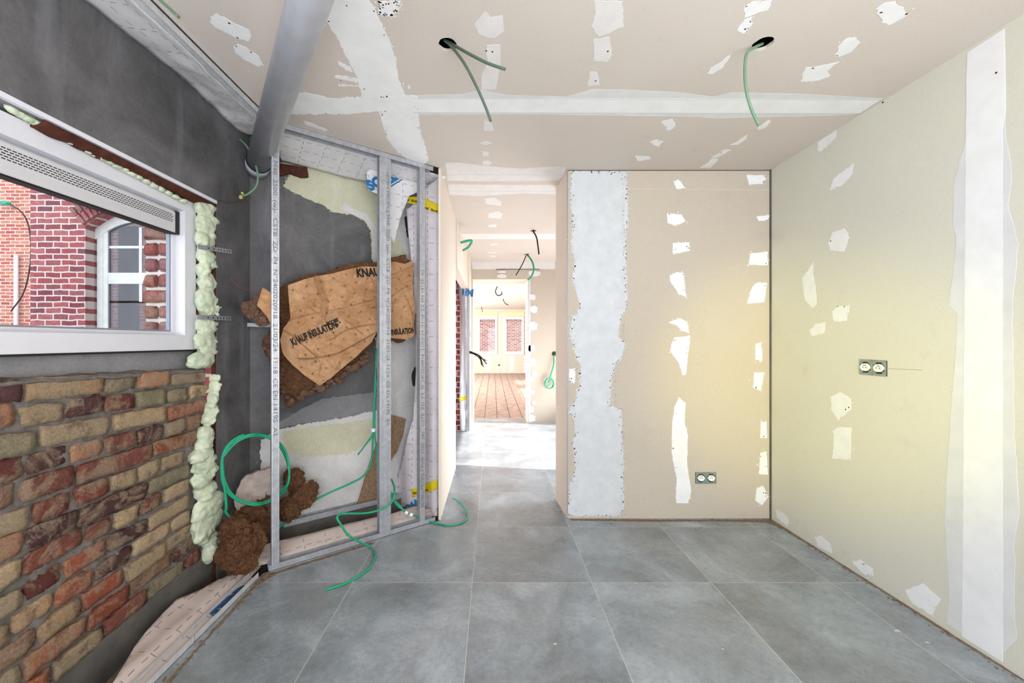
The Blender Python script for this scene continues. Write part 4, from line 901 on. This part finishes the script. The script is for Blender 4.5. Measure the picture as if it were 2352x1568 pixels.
paper = sheet('kraft_paper', 'kraft', pb, jagpx(PO, .8, 5, 2), pd, .006, False, .0012, batt, False, label='crumpled tan kraft paper face')
bm = bmesh.new(); f_ = on(pb, pd, .0045)
line_text(bm, pb, f_, 'KNAUF', .074, (820, 636), .16, .003, .74)
line_text(bm, pb, f_, 'KNAUF INSULATION', .060, (671, 794), .42, .0026, .50)
line_text(bm, pb, f_, 'ECOSE', .030, (752, 748), .44, .0014, .85)
line_text(bm, pb, f_, 'INSULATION', .052, (898, 769), .10, .0022, .55)
u0_, v0_ = pb.uv(pb.hit(774, 746))
for (du, dv, r_) in ((0, 0, .011), (.018, .016, .005)):
    bm.faces.new([bm.verts.new(f_(u0_+du+r_*math.cos(k*PI/7), v0_+dv+r_*math.sin(k*PI/7))) for k in range(14)])
link('printed_text', bm, 'ink_black', paper)
bm = bmesh.new(); uo, vo = pb.uv(pb.hit(760, 790)); poly = pb.px(PO)
def inside(p, P):
    c = False; j = len(P)-1
    for i in range(len(P)):
        if (P[i][1] > p[1]) != (P[j][1] > p[1]) and p[0] < (P[j][0]-P[i][0])*(p[1]-P[i][1])/(P[j][1]-P[i][1])+P[i][0]: c = not c
        j = i
    return c
for i in range(-9, 10):
    for j in range(-9, 10):
        a_ = .38; x_ = i*.082+(j % 2)*.04; y_ = j*.062; u_ = uo+x_*math.cos(a_)-y_*math.sin(a_); v_ = vo+x_*math.sin(a_)+y_*math.cos(a_)
        if inside((u_, v_), poly) and inside((u_+.01, v_+.01), poly) and inside((u_-.01, v_-.01), poly):
            for (sx2, sy2) in ((.0075, .0009), (.0009, .0075)):
                bm.faces.new([bm.verts.new(f_(u_+p*sx2, v_+q*sy2)) for p, q in ((-1, -1), (1, -1), (1, 1), (-1, 1))])
link('printed_crosses', bm, 'ink_black', paper)
# left curled end of the batt, pushed through beside the first stud
bm = blobs([(at(580, 712, 2.16), (.055, .03, .05)), (at(598, 690, 2.17), (.05, .03, .035)), (at(604, 735, 2.17), (.05, .03, .035)), (at(566, 706, 2.14), (.03, .025, .035))], 5, .22, 22, True, 3); link('wool_end', bm, 'wool_pale', batt, True)
tl = []; rnd = random.Random(31)
for path in ([(612, 782), (622, 815), (640, 860), (655, 905), (668, 930)], [(668, 925), (700, 908), (735, 892), (770, 876), (800, 856), (832, 834), (850, 805)]):
    for (xa_, ya_), (xb_, yb_) in zip(path[:-1], path[1:]):
        for k in range(7):
            t_ = rnd.random(); q_ = pb.hit(xa_+(xb_-xa_)*t_+rnd.gauss(0, 4), ya_+(yb_-ya_)*t_+rnd.gauss(0, 4)); r_ = rnd.uniform(.010, .024)
            tl.append((q_+BV*rnd.uniform(.0, .03), (r_*rnd.uniform(.8, 1.5), r_, r_*rnd.uniform(.7, 1.2))))
bm = blobs(tl, 3, .34, 26, True, 6); fibres(bm, tl, 260, 9); link('wool_edge', bm, 'wool_pale', batt, True, kind='stuff')
sheet('paper_flap', 'kraft', Plane(at(600, 690, 2.10), NV, DV), [(590, 700), (603, 660), (622, 672), (622, 745), (612, 725), (600, 712)], lambda u, v: .01*ridge(u, v, 20, 3), .008, False, .001, batt)
uprof('metal_offcut', at(568, 750, 2.28), at(640, 752, 2.40), Z, BV, .04, .022, 'galvanised', 'short grey metal offcut under the curled end of the insulation batt')

# wool lumps at the bottom left
def woolclump(items, label, seed, m='wool', sub=5):
    t = thing('wool_clump', label, 'insulation', items[0][0]); link('wool_body', blobs(items, sub, .27, 15, True, seed), m, t, True)
    bm = bmesh.new(); fibres(bm, items, 500, seed); link('loose_fibres', bm, 'wool_pale', t, kind='stuff'); return t
woolclump([(at(545, 1262, 1.98), (.085, .075, .115)), (at(540, 1215, 2.0), (.07, .06, .07)), (at(560, 1290, 1.96), (.07, .06, .06)), (at(585, 1240, 2.06), (.05, .06, .09))], 'brown mineral wool clump, lowest one, spilling in front of the first stud', 4)
woolclump([(at(575, 1180, 2.16), (.085, .05, .06)), (at(612, 1165, 2.22), (.07, .05, .07)), (at(600, 1215, 2.16), (.08, .05, .05)), (at(555, 1200, 2.10), (.055, .05, .05))], 'brown mineral wool clump behind the foot of the first stud', 5)
woolclump([(at(675, 1100, 2.38), (.065, .05, .07)), (at(695, 1140, 2.38), (.085, .05, .075)), (at(660, 1170, 2.32), (.08, .05, .07)), (at(715, 1125, 2.40), (.045, .04, .06))], 'brown mineral wool clump leaning on the old wall right of the first stud', 6)
bm = bmesh.new(); pch = Plane(PS.p0+BV*.16, NV, DV); patch(bm, pch, [(537, 1150), (552, 1105), (568, 1090), (622, 1072), (640, 1100), (640, 1170), (590, 1190), (545, 1180)], -.015, .012, .006, .01, 3)
bmesh.ops.recalc_face_normals(bm, faces=bm.faces); link('plaster_slab', bm, 'plaster_chunk', None, label='broken pinkish plaster slab behind the wool at the wall foot', cat='rubble')
bm = bmesh.new(); po = PK.off(.03); patch(bm, po, [(898, 952), (932, 962), (925, 1000), (912, 1035), (895, 1062), (880, 1090), (865, 1165), (820, 1160), (850, 1060), (872, 1000)], -.008, .008, .001, .03, 5)
bmesh.ops.recalc_face_normals(bm, faces=bm.faces); link('chipboard_offcut', bm, 'osb', None, label='brown chipboard offcut leaning on the old wall behind the doubled stud', cat='board')
bm = bmesh.new(); po = PK.off(.012); patch(bm, po, [(640, 376), (705, 386), (708, 408), (690, 408), (668, 400), (640, 405)], -.01, .02, .003, .01, 5)
bmesh.ops.recalc_face_normals(bm, faces=bm.faces); link('wood_offcut', bm, 'dark_wood', None, label='rotten brown wooden stub in the old wall under the membrane', cat='wood')

# earth and rubble in the gap at the bottom left
pe = Plane((XL, 0, -.06), (0, 0, 1), (1, 0, 0))
sheet('rubble', 'earth', pe, [(0, .2), (.24, .2), (.24, 2.05), (0, 2.3)], lambda u, v: .05*noise.noise(Vector((u*9, v*6, 0)))+.018*noise.noise(Vector((u*40, v*40, 2)))+.02, .018, True, 0, None, label='brown earth and rubble in the gap under the old bricks', cat='rubble', kind='stuff')

# ------------------------------------------------------------------ ventilation pipe
B0 = Vector((-1.405, 2.335, H+(CY-384)/F*2.335)); A0 = at(711, 0, 1.21); d = (A0-B0).normalized()
vp = thing('ventilation_pipe', 'smooth grey plastic pipe running from the dark corner across under the ceiling', 'pipe', B0)
bm = bmesh.new(); tube(bm, [B0, B0+d*3.2], .0605, 40, 0); link('pipe', bm, 'pipe_grey', vp, True).data.polygons[-1].use_smooth = False
bm = bmesh.new(); tube(bm, [B0-d*.02, B0+d*.085], .0645, 40, 0); link('socket_end', bm, 'pipe_grey', vp, True)
bm = bmesh.new(); tube(bm, [B0+d*.084, B0+d*.088], .0652, 40, 0); link('seal', bm, 'black_plastic', vp, True)

# ------------------------------------------------------------------ cables
def cable(pts, r, m, label, name='cable', cat='cable', group=None, n=8, tip=None):
    bm = bmesh.new(); tube(bm, pts, r, 8, n); return link(name, bm, m, None, True, label=label, cat=cat, group=group)
G = lambda L: [at(*q) for q in L]
def fl(px, py, z=.006): Y = (H-z)*F/(py-CY); return at(px, py, Y)
loop = []
for k in range(0, 53):
    t = k/24*2*PI+1.9; rx = 82-(k/52)*7+3*math.sin(k); ry = 84-(k/52)*8; px_ = 587+rx*math.cos(t); py_ = 1077-ry*math.sin(t)
    q = min(max((px_-500)/170, 0), 1); Yq = 2.01+.21*q+ (.03 if 600 < px_ < 660 else 0); loop.append(at(px_, py_, Yq))
cable(loop+G([(520, 1160, 2.03), (518, 1175, 2.03), (535, 1195, 2.05)]), .0062, 'cable_green', 'green cable coiled in two loops beside and behind the first stud', n=3)
cable([PK.hit(866, 430)+NV*.05, PK.hit(864, 560)+NV*.06, PK.hit(862, 760)+NV*.2]+G([(862, 900, 2.55), (857, 1000, 2.55), (852, 1060, 2.55), (835, 1092, 2.53), (800, 1112, 2.5), (755, 1132, 2.46), (712, 1155, 2.42), (680, 1182, 2.36), (645, 1208, 2.28), (600, 1222, 2.2), (578, 1221, 2.15)]), .0062, 'cable_green', 'green cable dropping behind the doubled stud then sweeping left over the wool')
for k, (e, lb) in enumerate((((822, 1044), 'green cable end splayed furthest left below the white clip'), ((845, 1012), 'short green cable end just left of the white clip'), ((866, 1085), 'green cable dropping straight down behind the doubled stud'))):
    cable(G([(866-k, 800, 2.62), (860+k, 900, 2.56), (857+k*2, 990, 2.545)]) + G([((857+e[0])/2+3, (990+e[1])/2, 2.545), (e[0], e[1], 2.54)]), .0045, 'cable_green', lb)
bm = bmesh.new(); tube(bm, G([(857.5, 983, 2.543), (857.5, 991, 2.543)]), .013, 12, 0); link('cable_clip', bm, 'label_white', None, label='white clip bundling the green cables left of the doubled stud', cat='clip')
up_ = [at(899, 1100, 2.60), at(906, 1120, 2.55), at(905, 1140, 2.49), at(895, 1158, 2.44), at(875, 1170, 2.41), at(840, 1178, 2.35), at(800, 1179, 2.28)]
cable(up_+[at(780, 1181, 2.24), at(774, 1189, 2.22), at(782, 1203, 2.22), at(800, 1228, 2.24), at(830, 1246, 2.29), fl(850, 1256), fl(861, 1272), fl(858, 1288), fl(842, 1310), fl(800, 1336), fl(748, 1354)], .0062, 'cable_green', 'green cable snaking out past the doubled stud onto the floor tiles')
for k in range(3):
    cable(G([(897+k*2, 1128+k*3, 2.62), (903+k*2, 1148, 2.60), (915+k*2, 1163-k, 2.59), (930, 1174+k*2-2, 2.585)]), .0048, 'cable_green', ['green cable, left strand of the three meeting at two white clips', 'green cable, middle strand of the three meeting at two white clips', 'green cable, right strand of the three meeting at two white clips'][k])
cable([at(930, 1174, 2.585), at(948, 1183, 2.60), fl(975, 1194, .02), fl(1000, 1201), fl(1025, 1206), fl(1050, 1204), fl(1068, 1196), fl(1074, 1184), fl(1066, 1166, .02), fl(1055, 1153, .05), fl(1040, 1143, .08)], .0055, 'cable_green', 'green cable curling on the tiles at the corridor entrance')
for k, q in enumerate(((930, 1175), (941, 1180))):
    bm = bmesh.new(); tube(bm, G([(q[0], q[1], 2.585), (q[0]+6, q[1]+3, 2.59)]), .0105, 12, 0)
    link('cable_clip', bm, 'label_white', None, label=('left white clip on the green cables by the corridor' if k == 0 else 'right white clip on the green cables by the corridor'), cat='clip')
cable(G([(548, 318, 2.25), (566, 335, 2.22), (582, 365, 2.2), (592, 400, 2.2), (588, 428, 2.2), (570, 445, 2.2), (556, 450, 2.2)]), .0055, 'cable_green_dull', 'dull green cable hanging down in front of the grey pipe end')
bm = blobs([(at(553, 452, 2.2), (.012, .01, .012)), (at(557, 444, 2.2), (.008, .008, .008))], 2, .4, 40, True, 2); link('cable_end', bm, 'yellow_crumb', None, label='yellow plaster crumb stuck to the dull green cable end', cat='crumb')
cable([Vector((-1.18, -.5, ZC-.03)), Vector((-1.183, 1.0, ZC-.012)), at(390, 20, 1.40), at(405, 35, 1.42)], .004, 'cable_green_dull', 'thin green cable tucked along the ceiling edge at top left')
# ceiling lamp cables: drop out of their holes
def Cc(px, py, drop): Y = (ZC-drop-H)*F/(CY-py); return at(px, py, Y)
cable([Cc(1020, 92, -.03), Cc(1036, 106, .010), at(1066, 145, 1.52), at(1095, 200, 1.49), at(1115, 245, 1.48), at(1127, 277, 1.48)], .0055, 'cable_grey_green', 'longer grey green cable hanging from the ceiling hole above the corridor')
cable([Cc(1028, 95, -.03), Cc(1045, 105, .008), at(1080, 125, 1.50), at(1120, 145, 1.46), at(1160, 159, 1.44)], .0055, 'cable_grey_green', 'shorter grey green cable sticking out right from the same ceiling hole')
cable([Cc(1752, 100, -.02), Cc(1735, 108, .010), at(1716, 122, 1.55), at(1711, 160, 1.53), at(1714, 205, 1.52), at(1725, 248, 1.52), at(1743, 288, 1.52)], .0058, 'cable_green_dull', 'dull green cable hanging from the ceiling hole on the right')
cable([Cc(1224, 529, -.02), Cc(1226, 533, .01), at(1233, 548, 4.15), at(1238, 584, 4.15)], .008, 'cable_black', 'dark cable hanging from the nearer corridor ceiling hole')
cable([Cc(1209, 583, -.02), Cc(1212, 586, .01), at(1222, 600, 5.3), at(1226, 618, 5.3), at(1221, 634, 5.3), at(1212, 643, 5.3)], .012, 'cable_green', 'green cable curving from the further corridor ceiling hole')
cable([Cc(1209, 584, -.02), Cc(1208, 588, .01), at(1198, 610, 5.3), at(1185, 632, 5.3)], .007, 'cable_black', 'thin dark cable beside the green one at the further corridor hole')
cable(G([(1058, 557, 3.98), (1080, 552, 4.0), (1083, 556, 4.05), (1075, 568, 4.1), (1063, 575, 4.1)]), .012, 'cable_green', 'short green cable loop sticking out of the corridor lintel')
# wires and details at the corridor
cable(G([(1272, 815, 5.84), (1272, 835, 5.82), (1265, 862, 5.8), (1260, 878, 5.8)]), .010, 'cable_green', 'green cable hanging from the round hole in the corridor end wall')
lp = [at(1262+10*math.cos(t*.7)*(1+.1*math.sin(t)), 880-12*math.sin(t*.7), 5.80+.02*math.sin(t*3)) for t in range(0, 28)]
cable(lp, .009, 'cable_green', 'small green cable coil hanging on the corridor end wall', n=3)
bm = bmesh.new(); c = PE.hit(1273, 812); bm.faces.new([bm.verts.new(c+Vector((.035*math.cos(k*PI/10), -.0015, .035*math.sin(k*PI/10)))) for k in range(20)]); link('cable_hole', bm, 'void', we)
for k, e in enumerate(((1118, 836, 5.2), (1110, 842, 5.25), (1117, 828, 5.2), (1106, 838, 5.3))):
    cable([at(1078, 806+k*1.5, 5.42), at(1088, 810+k, 5.32), at(1102, 817+k*2, 5.25), at(*e)], .007, 'cable_black', ['black wire, lowest tip of the bundle from the corridor wall', 'black wire, second lowest tip of the bundle from the corridor wall', 'black wire, highest tip of the bundle from the corridor wall', 'black wire, leftmost tip of the bundle from the corridor wall'][k])
bm = bmesh.new(); pj = Plane((-.3215, 0, 0), (1, 0, 0), (0, 1, 0)); u0_, v0_ = pj.uv(pj.hit(1079, 772)); put_text(bm, 'A.2', .11, lambda x_, y_: pj.pt(u0_+x_*1.6, v0_+y_, .001), .002, 0); link('red_marking', bm, 'cable_red', bpy.data.objects['wall_corridor_left_end'])
# silver wrapped jamb with metal profile and brick behind
psv = Plane((0, 5.36, 0), (0, -1, 0), (1, 0, 0)); sd = lambda u, v: .02*math.sin(u*40+v*2)+.015*noise.noise(Vector((u*20, v*6, 3)))+.03
sv = sheet('silver_membrane', 'foam_membrane_silver', psv, [(1053, 628), (1062, 640), (1072, 665), (1073, 990), (1058, 988), (1056, 900), (1060, 780), (1057, 700), (1053, 660)], sd, .03, False, .001, None, label='creased silver membrane hanging in the corridor opening on the left', cat='membrane')
bm = bmesh.new(); f_ = on(psv, sd, .004); line_text(bm, psv, f_, 'EM', .13, (1059, 678), -.1, .008); link('brand_print', bm, 'ink_blue', sv)
sheet('tape', 'yellow_tape', psv, [(1055, 911), (1072, 909), (1072, 918), (1055, 920)], lambda u, v: sd(u, v)+.006, .03, False, .001, sv)
uprof('door_profile', at(1073.5, 990, 5.345)+Vector((0, 0, 0)), at(1073.5, 665, 5.345), Vector((0, -1, 0)), Vector((1, 0, 0)), .03, .02, 'silver_edge', 'thin metal profile edging the corridor opening beside the silver membrane')
struct('wall_corridor_brick', B(((-.80, 5.385, -.05), (-.452, 5.44, 2.62))), 'facade_purple')
for k, L in enumerate(([(1142, 658, 8.93), (1138, 670, 8.9), (1143, 678, 8.9), (1152, 676, 8.9), (1152, 670, 8.9)], [(1155, 686, 11.47), (1160, 696, 11.4), (1168, 700, 11.4)], [(1106, 705, 14.2), (1108, 716, 14.1)])):
    cable(G(L), .012, 'cable_black', ['dark hooked cable, largest one hanging in the far room', 'dark short cable curving right below the hooked one in the far room', 'dark short straight cable left above the far room window'][k])
bm = bmesh.new(); c = PW.hit(1146, 838); bm.faces.new([bm.verts.new(c+Vector((.04*math.cos(k*PI/8), -.002, .04*math.sin(k*PI/8)))) for k in range(16)]); link('wall_box', bm, 'void', wf)
# thin lath wires on the left wall
cable([PL.hit(500, 460)+Vector((.006, 0, 0)), PL.hit(520, 466)+Vector((.02, 0, 0)), PL.hit(545, 460)+Vector((.02, 0, 0)), at(553, 455, 2.2)], .0012, 'cable_black', 'hair-thin dark wire near the top corner of the opening')
cable(G([(530, 640, 2.15), (548, 658, 2.18), (575, 666, 2.2), (600, 668, 2.2)]), .0013, 'cable_red', 'thin rusty wire above the curled end of the insulation batt')

# ------------------------------------------------------------------ sockets
def socket(c, eu, n, label):
    c = Vector(c); ev = Vector((0, 0, 1)); t = thing('double_socket', label, 'socket', c, None)
    bm = bmesh.new()
    for s in (-1, 1):
        cc = c+eu*.0355*s+n*.003
        obox(bm, cc+ev*.034, eu, ev, n, .0345, .006, .001); obox(bm, cc-ev*.034, eu, ev, n, .0345, .006, .001)
        obox(bm, cc+eu*.031, eu, ev, n, .0042, .028, .001); obox(bm, cc-eu*.031, eu, ev, n, .0042, .028, .001)
        for a_ in range(4):
            q = PI/4+a_*PI/2; obox(bm, cc+eu*.0262*math.cos(q)*1.25+ev*.0262*math.sin(q)*1.25, (eu*math.cos(q)+ev*math.sin(q)), (ev*math.cos(q)-eu*math.sin(q)), n, .0055, .010, .0012)
    link('mounting_frame', bm, 'socket_metal', t)
    bm = bmesh.new(); obox(bm, c+n*.0008, eu, ev, n, .073, .038, .0006); link('backing', bm, 'void', t)
    for s in (-1, 1):
        cc = c+eu*.0355*s+n*.002; bm = bmesh.new(); k_ = 20
        for r_, d0, d1 in ((.0225, 0, .010),):
            a1 = [bm.verts.new(cc+(eu*math.cos(2*PI*k/k_)*1.08+ev*math.sin(2*PI*k/k_)*.92)*r_+n*d0) for k in range(k_)]
            a2 = [bm.verts.new(cc+(eu*math.cos(2*PI*k/k_)*1.08+ev*math.sin(2*PI*k/k_)*.92)*r_*.94+n*d1) for k in range(k_)]
            a3 = [bm.verts.new(cc+(eu*math.cos(2*PI*k/k_)+ev*math.sin(2*PI*k/k_)*.85)*r_*.80+n*d1) for k in range(k_)]
            a4 = [bm.verts.new(cc+(eu*math.cos(2*PI*k/k_)+ev*math.sin(2*PI*k/k_)*.85)*r_*.78+n*(d1-.003)) for k in range(k_)]
            for A2, B2 in ((a1, a2), (a2, a3), (a3, a4)):
                for k in range(k_): bm.faces.new((A2[k], A2[(k+1) % k_], B2[(k+1) % k_], B2[k]))
            bm.faces.new(a4)
        sk = link('socket_insert', bm, 'socket_white', t)
        bm = bmesh.new(); obox(bm, cc+n*.0085-eu*.008, eu, ev, n, .0022, .0022, .0005); obox(bm, cc+n*.0085+eu*.008, eu, ev, n, .0022, .0022, .0005); obox(bm, cc+n*.0085+ev*.010, eu, ev, n, .0065, .0012, .0012); link('contacts', bm, 'ink_black', sk)
        bm = bmesh.new(); obox(bm, cc+n*.004-ev*.0245, eu, ev, n, .012, .0028, .001); obox(bm, cc+n*.004+ev*.0245-eu*.004, eu, ev, n, .006, .002, .001); obox(bm, cc+n*.004-eu*.0245+ev*.012, eu, ev, n, .0025, .003, .001); obox(bm, cc+n*.004+eu*.025-ev*.012, eu, ev, n, .002, .003, .001); link('shadow_gap', bm, 'ink_black', t)
    bm = bmesh.new(); obox(bm, c+ev*.036-eu*.008+n*.004, eu, ev, n, .008, .002, .001); obox(bm, c+ev*.035+eu*.012+n*.004, eu, ev, n, .007, .002, .001); link('terminal', bm, 'brass', t)
socket(PR.hit(2005, 844), Vector((0, -1, 0)), Vector((-1, 0, 0)), 'uncovered double socket at chest height on the greenish right wall')
socket(PB.hit(1621, 1097), Vector((1, 0, 0)), Vector((0, -1, 0)), 'uncovered double socket low on the beige back wall')

# ------------------------------------------------------------------ outside
struct('ground_outside', B(((-14, -6, -.6), (-1.75, 16, -.5)), ((-14, 15.5, -.6), (14, 24, -.5)), ((4.2, -6, -.6), (14, 16, -.5))), 'outside_ground')
YF = 4.9
hx = lambda px: (px-CX)/F*YF
hz = lambda py: H-(py-CY)/F*YF
bh = thing('brick_building', 'purple red brick building with an arched white window, seen through the pane', 'building', (hx(200), YF, -.5))
xa, xb, xc = hx(196), hx(404), hx(300); zs, zt = hz(520), hz(478)
N = 24; arc = [(xa+(xb-xa)*k/N, zs+(zt-zs)*(1-((k/N-.5)*2)**2)) for k in range(N+1)]
bm = bmesh.new(); Xl, Xr, Zb, Zt2 = hx(70), -1.95, -.5, 4.4
def slabface(pts, y0, y1):
    a_ = [bm.verts.new((p[0], y0, p[1])) for p in pts]; b_ = [bm.verts.new((p[0], y1, p[1])) for p in pts]; n = len(pts)
    bm.faces.new(a_); bm.faces.new(b_[::-1])
    for i in range(n): bm.faces.new((a_[i], a_[(i+1) % n], b_[(i+1) % n], b_[i]))
slabface([(Xl, Zb), (xa, Zb), (xa, zs), (xa, Zt2), (Xl, Zt2)], YF, YF+.35); slabface([(xb, Zb), (Xr, Zb), (Xr, Zt2), (xb, Zt2)], YF, YF+.35)
slabface([(xa, Zt2)]+arc+[(xb, Zt2)], YF, YF+.35); slabface([(xa, Zb), (xb, Zb), (xb, .45), (xa, .45)], YF, YF+.35)
bmesh.ops.recalc_face_normals(bm, faces=bm.faces); link('facade', bm, 'facade_purple', bh)
bm = bmesh.new(); cl = bm.loops.layers.float_color.new('tone'); rnd = random.Random(9)
for k in range(22):
    t = (k+.5)/22; x_ = xa+(xb-xa)*t; z_ = zs+(zt-zs)*(1-((t-.5)*2)**2); sl = -(zt-zs)*8*(t-.5)/(xb-xa); ax = Vector((1, 0, sl)).normalized(); az = Vector((-sl, 0, 1)).normalized()
    fan = Vector((math.sin((t-.5)*1.5), 0, math.cos((t-.5)*1.5))); side = Vector((fan.z, 0, -fan.x))
    for rr in (0, 1):
        n0 = len(bm.faces); obox(bm, Vector((x_, YF-.012, z_))+fan*(.075+rr*.135)+side*rnd.uniform(-.003, .003), side, Vector((0, 1, 0)), fan, .0205, .03, .062); bm.faces.ensure_lookup_table()
        c = lin(rnd.choice(('9a5058', '8a4a52', 'a55c5e', '7c4850')))
        for f in bm.faces[n0:]:
            for lp_ in f.loops: lp_[cl] = c
link('arch_bricks', bm, 'old_brick', bh)
link('interior', B(((xa, YF+1.2, .4), (xb, YF+1.25, 3.2))), 'concrete_dark', bh)
ow = thing('arched_window', 'old white painted arched window with small panes and curtains outside', 'window', (xa, YF+.12, .45))
fm = bmesh.new()
fbk = [0]
def fb(p0, q0, p1, q1, y0=YF+.12, y1=YF+.18):
    fbk[0] += 1; y0 += .002*fbk[0]; y1 -= .002*fbk[0]; box(fm, (hx(p0), y0, hz(q1)), (hx(p1), y1, hz(q0)))
for a_ in ((200, 515, 214, 900), (386, 515, 402, 900), (214, 515, 225, 900), (375, 515, 386, 900), (200, 622, 402, 640), (214, 640, 386, 648)): fb(*a_)
for i in range(N):
    (p0, q0), (p1, q1) = arc[i], arc[i+1]; v = [fm.verts.new(c) for c in ((p0, YF+.12, q0), (p1, YF+.12, q1), (p1, YF+.12, q1-.13), (p0, YF+.12, q0-.13), (p0, YF+.18, q0), (p1, YF+.18, q1), (p1, YF+.18, q1-.13), (p0, YF+.18, q0-.13))]
    for q in ((0, 1, 2, 3), (4, 7, 6, 5), (3, 2, 6, 7)): fm.faces.new([v[k] for k in q])
link('frame', fm, 'paint_white', ow)
fm = bmesh.new()
for a_ in ((296, 515, 303, 622), (296, 648, 303, 690), (225, 558, 375, 564), (225, 688, 375, 693)): fb(*a_, y0=YF+.125, y1=YF+.165)
link('glazing_bars', fm, 'paint_white', ow)
link('pane', B(((hx(214), YF+.145, .45), (hx(386), YF+.15, zt-.03))), 'old_glass', ow)
def curt(p0, p1, nm='curtain'):
    bm = bmesh.new(); n = 40; top = []; bot = []
    for i in range(n+1):
        x_ = hx(p0+(p1-p0)*i/n); y_ = YF+.28+.025*math.sin(i*1.3); top.append(bm.verts.new((x_, y_, 2.75))); bot.append(bm.verts.new((x_, y_, .5)))
    for i in range(n): bm.faces.new((bot[i], bot[i+1], top[i+1], top[i])).smooth = True
    return link(nm, bm, 'curtain', ow)
curt(222, 270); curt(345, 395)
fx = thing('orange_brick_building', 'orange brick building wall further back at the left edge of the pane', 'building', (-9, 8.2, -.5))
bm = B(((-12, 8.2, -.6), (-6.5, 8.6, 6))); link('facade', bm, 'facade_orange', fx)
bm = B(((-8.0, 8.11, -.5), (-7.97, 8.19, H+200/F*8.2))); px35 = (37-CX)/F*8.15
bm.free(); bm = bmesh.new(); tube(bm, [Vector((px35, 8.15, -.5)), Vector((px35, 8.15, H+200/F*8.15))], .035, 10, 0); link('drain_pipe', bm, 'label_white', None, True, label='thin white vertical pipe on the orange brick wall outside', cat='pipe')
cable([at(25, 470, 8.0), at(52, 490, 8.0), at(68, 530, 8.0), at(70, 600, 8.0), at(55, 670, 8.0), at(25, 715, 8.0)], .012, 'cable_black', 'black cable hanging across the orange brick wall outside')
bm = blobs([(at(12, 467, 8.1), (.12, .05, .05))], 2, .3, 10, False, 1); link('cable_box', bm, 'cable_green', None, label='teal cable joint on the orange brick wall outside', cat='cable joint')
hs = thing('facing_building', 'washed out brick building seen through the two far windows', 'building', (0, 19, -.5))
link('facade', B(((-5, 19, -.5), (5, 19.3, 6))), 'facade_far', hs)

# repeats share a group
for stem, grp in (('cable_clip', 'white clips on the green cables'), ('wool_clump', 'mineral wool clumps at the wall foot'), ('fixing_strap', 'steel straps fixing the window'), ('double_socket', 'uncovered double sockets'), ('floor_track', 'floor tracks'), ('ceiling_track', 'ceiling tracks'), ('foam_bead', 'expanding foam around the window and old bricks')):
    for o in bpy.data.objects:
        if o.parent is None and o.name.split('.')[0] == stem: o['group'] = grp
for o in bpy.data.objects:
    if o.parent is None and 'label' in o.keys():
        if 'strand of the three' in o['label']: o['group'] = 'green cable strands meeting at the white clips'
        if 'tip of the bundle' in o['label']: o['group'] = 'black wires from the corridor wall'
